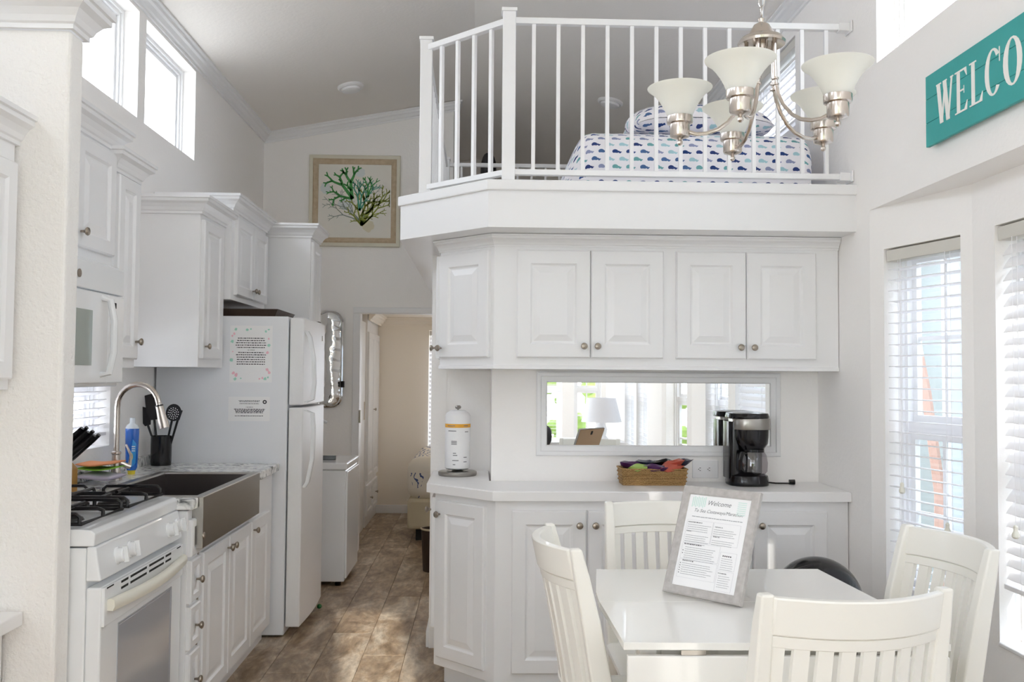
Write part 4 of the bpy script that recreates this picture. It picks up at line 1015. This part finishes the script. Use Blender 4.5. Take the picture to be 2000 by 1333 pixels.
# ------------------------------------------------------------------ counter things on the hutch
pt = thing('paper_towel_holder', 'steel paper towel holder on the left end of the white counter', 'holder', (-.105, 4.54, .910))
PX, PY = -.105, 4.52
MB().lathe([(.0, .0), (.092, 0), (.095, .006), (.095, .018), (.088, .022), (.03, .020), (.02, .028), (.008, .03)], 30, o=(PX, PY, .910)).build('base', 'steel', pt, smooth=True)
MB().lathe([(.005, .02), (.005, .325), (.012, .327), (.016, .335), (.010, .343)], 12, o=(PX, PY, .910)).build('rod', 'steel', pt, smooth=True)
rollt = thing('paper_towel_roll', 'wrapped white paper towel roll with an orange band', 'paper towel', (PX, PY, .94))
MB().lathe([(.052, .0), (.061, .006), (.062, .02), (.062, .262), (.056, .275), (.035, .288), (.008, .290)], 30, o=(PX, PY, .941)).build('wrapper', 'paper', rollt, smooth=True)
MB().lathe([(.0624, .205), (.0626, .206), (.0626, .222), (.0624, .223)], 30, o=(PX, PY, .941), close=False).build('band', 'orange', rollt, smooth=True)
def cyl_bars(rows, m, parent):
    q = MB()
    for a0, a1, z0, z1 in rows:
        n = max(2, int((a1-a0)/.12)+1); L_ = []
        for k in range(n+1):
            a = a0+(a1-a0)*k/n; L_.append((PX+.0629*math.sin(a), PY-.0629*math.cos(a)))
        vs = [Vector((x, y, z)) for x, y in L_ for z in (z0, z1)]
        q.add(vs, [(2*k, 2*k+1, 2*k+3, 2*k+2) for k in range(n)])
    q.build('print', m, parent)
rr_ = []
for z, a0, a1 in ((1.153, -.9, -.2), (1.153, .5, .9), (1.128, -.8, -.1), (1.124, .6, .95), (1.078, -.5, -.05), (1.071, -.5, -.05), (1.064, -.5, -.05), (1.02, -.35, -.1), (1.01, -.35, .0), (1.00, .5, .8), (.985, -.4, .1), (.978, .5, .8), (.965, -.35, -.15)):
    rr_.append((a0, a1, z, z+.004))
cyl_bars(rr_, 'ink', rollt)
# coffee maker
cm = thing('coffee_maker', 'black drip coffee maker with steel band and glass carafe', 'coffee maker', (1.22, 4.18, .910))
CX, CY = 1.232, 4.17
def rrect(cx, cy, hx, hy, r, z, n=5):
    out = []
    for sx, sy, a0 in ((1, 1, 0), (-1, 1, 90), (-1, -1, 180), (1, -1, 270)):
        for k in range(n): a = math.radians(a0+90*k/(n-1)); out.append(Vector((cx+sx*(hx-r)+r*math.cos(a), cy+sy*(hy-r)+r*math.sin(a), z)))
    return out
MB().loft([rrect(CX, CY, .090, .095, .07, .911), rrect(CX, CY, .092, .097, .07, .925), rrect(CX, CY, .088, .088, .065, .955), rrect(CX, CY, .075, .075, .06, .962)]).build('base', 'black', cm, smooth=True)
MB().loft([rrect(CX-.062, CY+.022, .030, .072, .028, .94), rrect(CX-.062, CY+.022, .030, .072, .028, 1.20)]).build('water_tank', 'black', cm, smooth=True)
MB().loft([rrect(CX, CY+.062, .088, .033, .03, .95), rrect(CX, CY+.062, .088, .033, .03, 1.19)]).build('back_column', 'black', cm, smooth=True)
MB().loft([rrect(CX+.012, CY-.005, .058, .07, .05, 1.075), rrect(CX+.012, CY-.005, .075, .082, .06, 1.10), rrect(CX+.01, CY, .082, .09, .065, 1.13), rrect(CX+.01, CY, .084, .092, .065, 1.19)]).build('brew_head', 'black', cm, smooth=True)
MB().loft([rrect(CX+.010, CY-.001, .0860, .0925, .066, 1.165), rrect(CX+.010, CY-.001, .0870, .0935, .066, 1.168), rrect(CX+.010, CY-.001, .0870, .0935, .066, 1.213), rrect(CX+.010, CY-.001, .0860, .0925, .066, 1.216)]).build('steel_band', 'steel', cm, smooth=True)
MB().loft([rrect(CX, CY, .092, .095, .07, 1.214), rrect(CX, CY, .094, .097, .07, 1.222), rrect(CX, CY, .090, .092, .07, 1.238), rrect(CX-.002, CY, .06, .06, .05, 1.243)]).build('lid', 'black', cm, smooth=True)
cf = MB().lathe([(.056, .0), (.066, .012), (.068, .05), (.062, .085), (.050, .104)], 26, o=(CX+.018, CY-.028, .963), close=False).build('carafe', 'carafe', cm, smooth=True)
MB().lathe([(.051, .098), (.053, .10), (.053, .112), (.04, .116)], 26, o=(CX+.018, CY-.028, .963)).build('carafe_collar', 'black', cf, smooth=True)
MB().tube([(CX-.015, CY-.055, 1.062), (CX-.045, CY-.085, 1.06), (CX-.058, CY-.098, 1.03), (CX-.055, CY-.096, .99), (CX-.035, CY-.08, .975)], [.008, .009, .009, .009, .006], 8).build('carafe_handle', 'black', cf, smooth=True)
MB().tube([(CX+.09, CY+.03, .918), (CX+.14, CY+.02, .914), (CX+.20, CY, .916)], .0035, 8).build('power_cord', 'black', cm, smooth=True)
MB().tube([(CX+.195, CY, .922), (CX+.222, CY-.004, .922)], [.011, .012], 8).build('plug', 'black', cm, smooth=True)
# basket with packets
bk = thing('wicker_basket', 'small rectangular woven basket filled with foil packets', 'basket', (.79, 4.17, .910))
BX, BY = .793, 4.172
def bq(hx, hy, z): return rrect(BX, BY, hx, hy, .008, z, 3)
MB().loft([bq(.143, .062, .911), bq(.150, .068, .985), bq(.142, .060, .985), bq(.136, .055, .92)]).build('basket_body', 'wicker', bk)
for z in (.930, .948, .966, .984):
    k = .143+.007*(z-.911)/.074; MB().tube(rrect(BX, BY, k+.001, k-.080+.003, .008, z, 3), .0035, 5, closed=True).build('woven_band', 'wicker', bk, smooth=True)
pk = [(.70, 4.155, .995, 'purple', -.25, .15, 'purple foil packet at the left end of the basket'), (.76, 4.18, 1.00, 'navy', .2, .1, 'dark navy foil packet in the middle of the basket'), (.84, 4.17, 1.004, 'black', -.1, -.1, 'black foil packet right of the navy one'), (.88, 4.15, 1.003, 'salmon', .15, -.25, 'salmon and black foil packet at the right end'), (.73, 4.13, .986, 'lime', .1, 0, 'lime green packet low at the front left'), (.80, 4.125, .986, 'purple', -.15, .05, 'purple foil packet low at the front'), (.87, 4.125, .986, 'salmon', .05, -.1, 'salmon packet low at the front right'), (.92, 4.17, 1.004, 'navy', .3, -.2, 'navy foil packet sticking out at the right rim')]
for x, y, z, m_, rz, tl, lab in pk:
    t = MB(); Rm = Matrix.Rotation(rz, 3, 'Z') @ Matrix.Rotation(tl, 3, 'Y') @ Matrix.Rotation(-.3, 3, 'X'); rings = []
    for k in range(7):
        s_ = -1+2*k/6; hh = (.015+.003*math.sin(5*s_+x*90))*(1-s_**4)+.0012; hw = .038+(.004 if abs(s_) == 1 else 0)
        rings.append([Vector((x, y, z))+Rm @ Vector((s_*.055, hw*cy_, hh*cz_)) for cx_, cy_, cz_ in ((0, -1, 0), (0, -.5, 1), (0, .5, 1), (0, 1, 0), (0, .5, -1), (0, -.5, -1))])
    tag(t.loft(rings).build('foil_packet', m_, smooth=True), lab, 'packet', 'foil packets in the basket')

# ------------------------------------------------------------------ sign
sg = thing('welcome_sign', 'long teal plank sign with white WELCOME lettering on the upper right wall', 'sign', (1.59, 2.7, 2.35))
FG = Fr((1.592, 3.155, 2.222), (0, -1, 0), (-1, 0, 0))
for i in range(3):
    bx('board', 'teal', 0, .87, .0845*i+.0006, .0845*(i+1)-.0006, 0, .014, parent=sg, F=FG, bevel=.0012)
for a in (.12, .75): bx('batten', 'tealedge', a-.02, a+.02, .01, .243, -.012, 0, parent=sg, F=FG)
def glyph(ch, w, h):
    P = []; sw, th, se = w*.26, h*.045, h*.035
    def bxp(x0, y0, x1, y1): P.append([(x0, y0), (x1, y0), (x1, y1), (x0, y1)])
    def stroke(x0, y0, x1, y1, t0): P.append([(x0-t0/2, y0), (x0+t0/2, y0), (x1+t0/2, y1), (x1-t0/2, y1)])
    def arc(cx, cy, rx, ry, a0, a1, tx, ty):
        n = 22
        for k in range(n):
            u0, u1 = math.radians(a0+(a1-a0)*k/n), math.radians(a0+(a1-a0)*(k+1)/n)
            P.append([(cx+rx*math.cos(u0), cy+ry*math.sin(u0)), (cx+rx*math.cos(u1), cy+ry*math.sin(u1)), (cx+(rx-tx)*math.cos(u1), cy+(ry-ty)*math.sin(u1)), (cx+(rx-tx)*math.cos(u0), cy+(ry-ty)*math.sin(u0))])
    if ch in 'EL':
        bxp(w*.15, 0, w*.15+sw, h); bxp(0, 0, w*.15+sw+w*.12, se)
        bxp(0, h-se, w*.15+sw+w*.12, h); bxp(w*.15, 0, w*.95, th); P.append([(w*.95, 0), (w, h*.22), (w*.96, h*.22), (w*.75, th)])
        if ch == 'E':
            bxp(w*.15, h-th, w*.92, h); P.append([(w*.92, h), (w*.96, h*.8), (w*.92, h*.8), (w*.74, h-th)])
            bxp(w*.3, h*.49, w*.72, h*.53); bxp(w*.70, h*.42, w*.74, h*.60)
    elif ch == 'W':
        stroke(w*.12, h, w*.32, 0, sw*.8); stroke(w*.54, h, w*.34, 0, sw*.35); stroke(w*.50, h, w*.70, 0, sw*.8); stroke(w*.93, h, w*.72, 0, sw*.35)
        bxp(0, h-se, w*.30, h); bxp(w*.40, h-se, w*.64, h); bxp(w*.84, h-se, w*1.02, h)
    elif ch == 'M':
        bxp(w*.10, 0, w*.10+sw*.35, h); stroke(w*.16, h, w*.48, 0, sw*.7); stroke(w*.80, h, w*.50, 0, sw*.35); bxp(w*.78, 0, w*.78+sw*.8, h)
        bxp(0, 0, w*.28, se); bxp(w*.68, 0, w*1.02, se); bxp(0, h-se, w*.22, h); bxp(w*.78, h-se, w*1.02, h)
    elif ch == 'O': arc(w*.5, h*.5, w*.5, h*.52, 0, 360, sw*1.0, th)
    elif ch == 'C': arc(w*.52, h*.5, w*.52, h*.52, 42, 318, sw*1.0, th); bxp(w*.90, h*.66, w*.95, h*.98)
    return P
def write(word, F, x, y, h, widths, gap, m, parent, name='lettering'):
    for ch, w in zip(word, widths):
        q = MB()
        for i, p in enumerate(glyph(ch, w, h)): q.prism([(x+a, y+b_) for a, b_ in p], 0, .0012+.00004*(i % 5), F=F)
        q.build('letter', m, parent); x += w+gap
write('WELCOME', FG.sub(0, 0, .0141), .077, .058, .142, (.112, .078, .078, .088, .098, .122, .078), .012, 'letter', sg)

# ------------------------------------------------------------------ chandelier
HX, HY = .722, 2.305
ch = thing('chandelier', 'brushed nickel chandelier with five upturned frosted glass shades', 'chandelier', (HX, HY, 2.27))
MB().lathe([(.004, 2.334), (.009, 2.330), (.007, 2.322), (.020, 2.314), (.030, 2.296), (.034, 2.288), (.052, 2.280), (.061, 2.268), (.059, 2.262), (.05, 2.268), (.03, 2.276)], 36, o=(HX, HY, 0)).build('cap', 'nickel', ch, smooth=True)
MB().lathe([(.017, 2.272), (.016, 2.26), (.010, 2.235), (.014, 2.22), (.010, 2.21), (.003, 2.20)], 20, o=(HX, HY, 0)).build('centre_urn', 'nickel', ch, smooth=True)
for k in range(5):
    a = math.radians(-121+72*k); dx, dy = math.cos(a), math.sin(a)
    P = lambda r, z: Vector((HX+r*dx, HY+r*dy, z))
    arm = MB().tube([P(.183, 2.042), P(.165, 2.036), P(.14, 2.037), (P(.11, 2.046)), P(.085, 2.064), P(.063, 2.092), P(.047, 2.125), P(.040, 2.155), P(.038, 2.20), P(.038, 2.272)], .0052, 10).build('arm', 'nickel', ch, smooth=True)
    for z in (2.15, 2.165): MB().lathe([(.005, -.004), (.0095, -.002), (.0095, .002), (.005, .004)], 12, o=P(.039, z)).build('collar', 'nickel', arm, smooth=True)
    o = P(.208, 0)
    MB().lathe([(.003, 2.008), (.007, 2.012), (.007, 2.018), (.004, 2.022), (.010, 2.026), (.0235, 2.030), (.026, 2.034), (.026, 2.064), (.033, 2.066), (.034, 2.070), (.034, 2.084), (.030, 2.086)], 26, o=o).build('socket', 'nickel', arm, smooth=True)
    rin = [(.030, 2.080), (.035, 2.092), (.040, 2.104), (.048, 2.119), (.058, 2.134), (.070, 2.148), (.0835, 2.158)]
    sh = MB().lathe(rin+[(.0845, 2.160), (.082, 2.1605)]+[(r-.004, z+.001) for r, z in rin[::-1][1:]]+[(.005, 2.082)], 40, o=o, close=False).build('glass_shade', 'frost', ch, smooth=True)
link = None
zt = ceil(HX)-.02; z = 2.338; i = 0
while z < zt-.01:
    pts = []
    for k in range(12):
        a = 2*PI*k/12; r_ = .0075*math.cos(a); pts.append(Vector((HX+(r_ if i % 2 else 0), HY+(0 if i % 2 else r_), z+.013+.015*math.sin(a))))
    MB().tube(pts, .0019, 6, closed=True).build('chain_link', 'chrome', ch, smooth=True); z += .0252; i += 1
MB().tube([(HX+.004, HY, 2.33), (HX+.006, HY+.003, 2.6), (HX+.003, HY-.002, zt)], .0016, 5).build('wire', 'clearp', ch)
MB().lathe([(.01, zt-.03), (.045, zt-.012), (.055, zt+.03)], 24, o=(HX, HY, 0)).build('ceiling_rose', 'nickel', ch, smooth=True)

# ------------------------------------------------------------------ dining table
tb = thing('dining_table', 'ivory drop-leaf dining table in front of the white cabinets', 'table', (.75, 2.5, 0))
b = MB(); b.prism([(.352, 2.205), (1.142, 2.185), (1.158, 2.60), (.346, 2.60)], .744, .762); b.build('tabletop', 'table', tb, bevel=.0012)
b = MB(); b.prism([(.345, 2.6004), (1.158, 2.6004), (1.152, 2.72), (1.138, 3.042), (.392, 3.036), (.350, 2.72)], .744, .762); b.build('raised_leaf', 'table', tb, bevel=.0012)
b = MB(); b.prism([(.360, .30), (1.136, .30), (1.136, .732), (.360, .732)], 0, .018, F=Fr((0, 2.206, 0), (1, -.025, 0), (.025, 1, 0))); b.build('hanging_leaf', 'table', tb, bevel=.003)
for x in (.52, .95): bx('hinge', 'steel', x-.03, x+.03, 2.20, 2.215, .728, .744, parent=tb)
b = MB(); b.box(.43, .455, 2.27, 2.585, .655, .744); b.box(1.04, 1.065, 2.27, 2.585, .655, .744); b.box(.455, 1.04, 2.27, 2.29, .655, .744); b.box(.455, 1.04, 2.56, 2.585, .655, .744); b.build('apron', 'table', tb, bevel=.003)
for x, y in ((.42, 2.275), (1.075, 2.255), (.72, 2.62), (.88, 2.62)): bx('leg', 'table', x-.024, x+.024, y-.024, y+.024, 0, .743, parent=tb, bevel=.004)

# ------------------------------------------------------------------ chairs (local: sitter faces +y, back at -y)
def make_chair(label):
    t = thing('dining_chair', label, 'chair', (0, 0, 0), 'ivory slat back chairs around the table'); W2 = .205
    def bow(x): return -.072*(1-(x/W2)**2)     # the back curves away from the sitter
    def lean(z): return -.215-.09*max(0, (z-.45)/.5)**1.25
    for s_ in (-1, 1):
        b = MB(); rings = []
        for z, d, w in ((0, .040, .032), (.25, .042, .034), (.45, .052, .036), (.60, .056, .036), (.75, .050, .036), (.88, .040, .034), (.95, .030, .030)):
            y = lean(z) if z > .45 else -.215-.05*(.45-z)/.45; x = s_*W2
            rings.append([Vector((x-w/2, y-d/2, z)), Vector((x+w/2, y-d/2, z)), Vector((x+w/2, y+d/2, z)), Vector((x-w/2, y+d/2, z))])
        b.loft(rings).build('back_post', 'chair', t, local=True, bevel=.006, seg=3)
    def curved(z0, z1, th, name, xlim=W2-.012, n=16, parent=t, bev=.004):
        b = MB(); rings = []
        for k in range(n+1):
            x = -xlim+2*xlim*k/n; yb = bow(x); r = []
            dz = .006*(1-(x/W2)**2)
            for z, o_ in ((z0, th/2), (z0, -th/2), (z1+dz*0, -th/2), (z1+dz*0, th/2)): r.append(Vector((x, lean(z)+yb+o_, z)))
            rings.append(r)
        return b.loft(rings).build(name, 'chair', parent, local=True, bevel=bev, seg=2, smooth=True, sharp=.5)
    curved(.862, .945, .026, 'crest_rail'); curved(.836, .861, .016, 'slat_rail', bev=.002); curved(.50, .55, .020, 'lower_rail')
    n = 9; 
    for k in range(n):
        x = -.180+.045*k; b = MB(); rings = []
        for z in (.54, .62, .70, .78, .84):
            r = []
            for xx, o_ in ((x-.0145, .006), (x+.0145, .006), (x+.0145, -.006), (x-.0145, -.006)): r.append(Vector((xx, lean(z)+bow(xx)+o_, z)))
            rings.append(r)
        b.loft(rings).build('slat', 'chair', t, local=True)
    b = MB(); b.loft([rrectl(.215, -.205, .20, .45), rrectl(.228, -.215, .215, .458), rrectl(.228, -.215, .215, .472), rrectl(.218, -.205, .205, .480)]); b.build('seat', 'chair', t, local=True, smooth=True)
    b = MB(); b.box(-.19, .19, .165, .185, .40, .452); b.box(-.20, -.182, -.2, .185, .40, .452); b.box(.182, .20, -.2, .185, .40, .452); b.build('seat_frame', 'chair', t, local=True)
    for s_ in (-1, 1):
        b = MB(); b.loft([[Vector((s_*.19+dx*w, .185+dy*w, z)) for dx, dy in ((-1, -1), (1, -1), (1, 1), (-1, 1))] for z, w in ((0, .013), (.40, .02), (.452, .02))]); b.build('front_leg', 'chair', t, local=True, bevel=.003)
    return t
def rrectl(hx, y0, y1, z):
    return [Vector((p.x, p.y, p.z)) for p in rrect(0, (y0+y1)/2, hx, (y1-y0)/2, .03, z, 4)]
c0 = make_chair('ivory slat back chair at the picture bottom, its back towards us')
def put(o, bxy, rz):
    """bxy: where the middle between the post tops stands"""
    off = Matrix.Rotation(rz, 3, 'Z') @ Vector((0, -.305, 0)); o.location = (bxy[0]-off.x, bxy[1]-off.y, 0); o.rotation_euler[2] = rz
put(c0, (.805, 1.930), .13)
for lab, p, rz in (('ivory slat back chair left of the table, seen from its side', (.236, 2.60), -PI/2+.09), ('ivory slat back chair right of the table in front of the window', (1.350, 2.60), PI/2+.08), ('ivory slat back chair behind the table against the base cabinet', (.675, 3.29), PI+.0)):
    c = copy_tree(c0); c['label'] = lab; put(c, p, rz)

# ------------------------------------------------------------------ welcome card in a grey frame on the table
A = Vector((.548, 2.706, .763)); Bv = Vector((.728, 2.524, .763))
u = (Bv-A).normalized(); hz = Vector((-u.y, u.x, 0)); hz = hz if hz.y > 0 else -hz
upv = (Vector((0, 0, 1))*math.cos(.38)+hz*math.sin(.38)).normalized(); nv = u.cross(upv).normalized(); nv = nv if nv.y < 0 else -nv
fc = thing('framed_card', 'welcome sheet in a distressed grey frame standing on the table', 'picture frame', A)
FW = Fr(A+Vector((0, 0, .004)), u, nv, upv); fw_, fh_ = .256, .325
MB().loft([ring_rect(FW, fw_, fh_, i, c) for i, c in ((0, -.010), (0, .004), (.004, .007), (.022, .007), (.025, .004), (.026, 0))], caps=False).build('frame', 'greyframe', fc)
bk_ = bx('backing', 'hardboard', .003, fw_-.003, .003, fh_-.003, -.011, -.004, parent=fc, F=FW); bx('turn_button', 'dark', fw_/2-.008, fw_/2+.008, fh_-.04, fh_-.015, -.014, -.011, parent=bk_, F=FW)
bx('sheet', 'paper', .02, fw_-.02, .02, fh_-.02, -.003, .001, parent=fc, F=FW)
q = MB(); q.prism([(0, 0), (.05, 0), (.025, .22), (.015, .22)], 0, .003, F=Fr(FW(.10, .0, -.12)+Vector((0, 0, .0)), u, u.cross(Vector((0, 0, 1))), (upv*.22-(-nv)*.0+nv*.10).normalized())); q.build('easel_back', 'greyframe', fc)
def text(s_, F, x, y, size, m, parent, shear=0, align='LEFT', name='lettering', ex=.0002):
    cu = bpy.data.curves.new('t', 'FONT'); cu.body = s_; cu.size = size; cu.shear = shear; cu.align_x = align; cu.extrude = 0; cu.resolution_u = 3; cu.offset = 0
    o = bpy.data.objects.new('t', cu); me = bpy.data.meshes.new_from_object(o); bpy.data.objects.remove(o); bpy.data.curves.remove(cu)
    b = MB(); b.add([F(x+v.co.x, y+v.co.y, ex) for v in me.vertices], [tuple(p.vertices) for p in me.polygons]); bpy.data.meshes.remove(me)
    return b.build(name, m, parent)
G = FW.sub(0, 0, .0012)
M['inkg'] = mat('soft_grey_ink', '77797c', .8)
text('Welcome', G, .128, .272, .020, 'inkg', fc, shear=.35, align='CENTER'); text('To Sea Castaways/Marathon', G, .130, .248, .0142, 'inkg', fc, shear=.35, align='CENTER')
rnd = random.Random(5)
rows = textlines(.04, .22, [.232], .0022, rnd)
for x0, x1, top, n_ in ((.038, .118, .214, 4), (.038, .118, .182, 5), (.128, .205, .208, 4), (.128, .205, .176, 3), (.045, .155, .146, 7), (.045, .150, .098, 6), (.170, .212, .128, 6), (.170, .212, .078, 6)):
    rows += textlines(x0, x1, [top-.007-.0062*i for i in range(n_)], .0014, rnd, center=False)
M['inkm'] = mat('light_grey_ink', 'a9a9ae', .8); bars(G, rows, 'inkm', fc, 'small_print')
rows = []
for x0, x1, y in ((.038, .085, .214), (.038, .055, .186), (.130, .158, .208), (.130, .156, .179), (.040, .100, .147), (.045, .09, .098), (.168, .20, .078)): rows += textlines(x0, x1, [y], .003, rnd, center=False)
for i in range(5): rows.append((.172+.006*i, .128, .0035, .0035))
for y in (.128, .120, .09, .083, .076, .069, .062): rows.append((.038, y, .0025, .0025))
bars(G, rows, 'inkd', fc, 'headings')
rows = [(.038+.006*i, .262+.003*(i % 2), .003, .030) for i in range(8)]+[(.19, .252+.006*i, .028, .0022) for i in range(7)]
M['mintp'] = mat('pale_mint_print', 'cfe8e0', .8); bars(G, rows, 'mintp', fc, 'mint_print')
rows = []
for x0, x1, y0, y1 in ((.034, .122, .158, .222), (.124, .212, .158, .222), (.034, .160, .105, .154), (.034, .160, .05, .102), (.164, .216, .09, .140), (.164, .216, .03, .086)):
    rows += [(x0, y0, x1-x0, .0005), (x0, y1, x1-x0, .0005), (x0, y0, .0005, y1-y0), (x1, y0, .0005, y1-y0)]
M['inkl'] = mat('pale_grey_ink', 'c9c9cd', .8); bars(G, rows, 'inkl', fc, 'ruled_box')

# dark bin behind the table
bn = thing('round_bin', 'black dome-topped waste bin behind the right corner of the table', 'bin', (1.315, 3.52, 0))
NX, NY = 1.315, 3.52
MB().lathe([(.125, 0), (.135, .02), (.158, .50), (.163, .52), (.155, .525)], 36, o=(NX, NY, 0)).build('bin_body', 'black', bn, smooth=True)
dome = [(.168*math.cos(a), .545+.162*math.sin(a)) for a in [PI/2*k/12 for k in range(13)]]
MB().lathe([(.16, .515), (.170, .52), (.170, .545)]+dome[1:-1]+[(.006, .707)], 40, o=(NX, NY, 0)).build('dome_lid', 'black', bn, smooth=True)
q = MB(); q.tube([(NX-.04+.135*math.cos(a), NY-.035-.07*math.sin(a)*.4, .565+.118*math.sin(a)) for a in [PI*k/18 for k in range(19)]], .007, 8); q.build('flap_rim', 'blackm', bn, smooth=True)

# ------------------------------------------------------------------ near left: wall cabinet and desk
ucab('wall_cabinet', 'white wall cabinet at the left picture edge before the textured wall end', -1.345, 1.9, 2.655, 1.35, 2.075, [(1.93, 2.28, 1.38, 2.0, (.32, .05)), (2.29, 2.64, 1.38, 2.0, (.03, .05))])
dk = thing('desk', 'white built-in desk with laminate top at the lower left picture edge', 'desk', (-1.5, 2.2, 0))
bx('desktop', 'laminate', XL+.004, -1.285, 1.3, 2.655, .685, .724, parent=dk, bevel=.004)
bx('side_panel', 'cab', XL+.004, -1.345, 2.60, 2.65, 0, .684, parent=dk)
bx('front_panel', 'cab', -1.365, -1.34, 1.3, 2.65, .10, .684, parent=dk)
struct(bx('trim_12', 'trim', XL, XL+.015, -2.9, 2.6, 0, .085))

# ------------------------------------------------------------------ behind the camera (seen in the mirror)
sd = thing('side_table', 'small white side table under the lamp, seen in the mirror', 'table', (1.28, -1.3, 0))
bx('tabletop', 'trim', .55, 1.55, -1.75, -1.0, .68, .71, parent=sd, bevel=.004)
for x in (.6, 1.5):
    for y in (-1.7, -1.05): bx('leg', 'trim', x-.025, x+.025, y-.025, y+.025, 0, .68, parent=sd)
lp = thing('table_lamp', 'white table lamp with tapered shade, seen in the mirror', 'lamp', (1.33, -1.35, .71))
MB().lathe([(.07, 0), (.075, .02), (.05, .05), (.065, .12), (.04, .18), (.012, .21), (.012, .26)], 24, o=(1.33, -1.35, .71)).build('lamp_base', 'trim', lp, smooth=True)
MB().lathe([(.22, .20), (.155, .46), (.152, .46), (.216, .20)], 30, o=(1.33, -1.35, .71), close=False).build('lamp_shade', 'lampshade', lp, smooth=True)
sf = thing('office_chair', 'dark chair back near the window, seen in the mirror', 'chair', (.65, -.9, 0))
MB().sphere((.62, -.95, .78), .14, .05, .12, 16, 10, .7).build('backrest', 'blackm', sf, smooth=True)
MB().tube([(.62, -.95, .68), (.62, -.95, .45), (.62, -.75, .43)], .02, 8).build('back_post', 'blackm', sf)
MB().sphere((.62, -.72, .45), .22, .2, .05, 16, 8, .7).build('seat', 'blackm', sf, smooth=True)
MB().tube([(.62, -.72, .42), (.62, -.72, .06)], .025, 8).build('column', 'blackm', sf)
for k in range(5):
    a = 2*PI*k/5; MB().tube([(.62, -.72, .08), (.62+.25*math.cos(a), -.72+.25*math.sin(a), .02)], .018, 6).build('leg', 'blackm', sf)
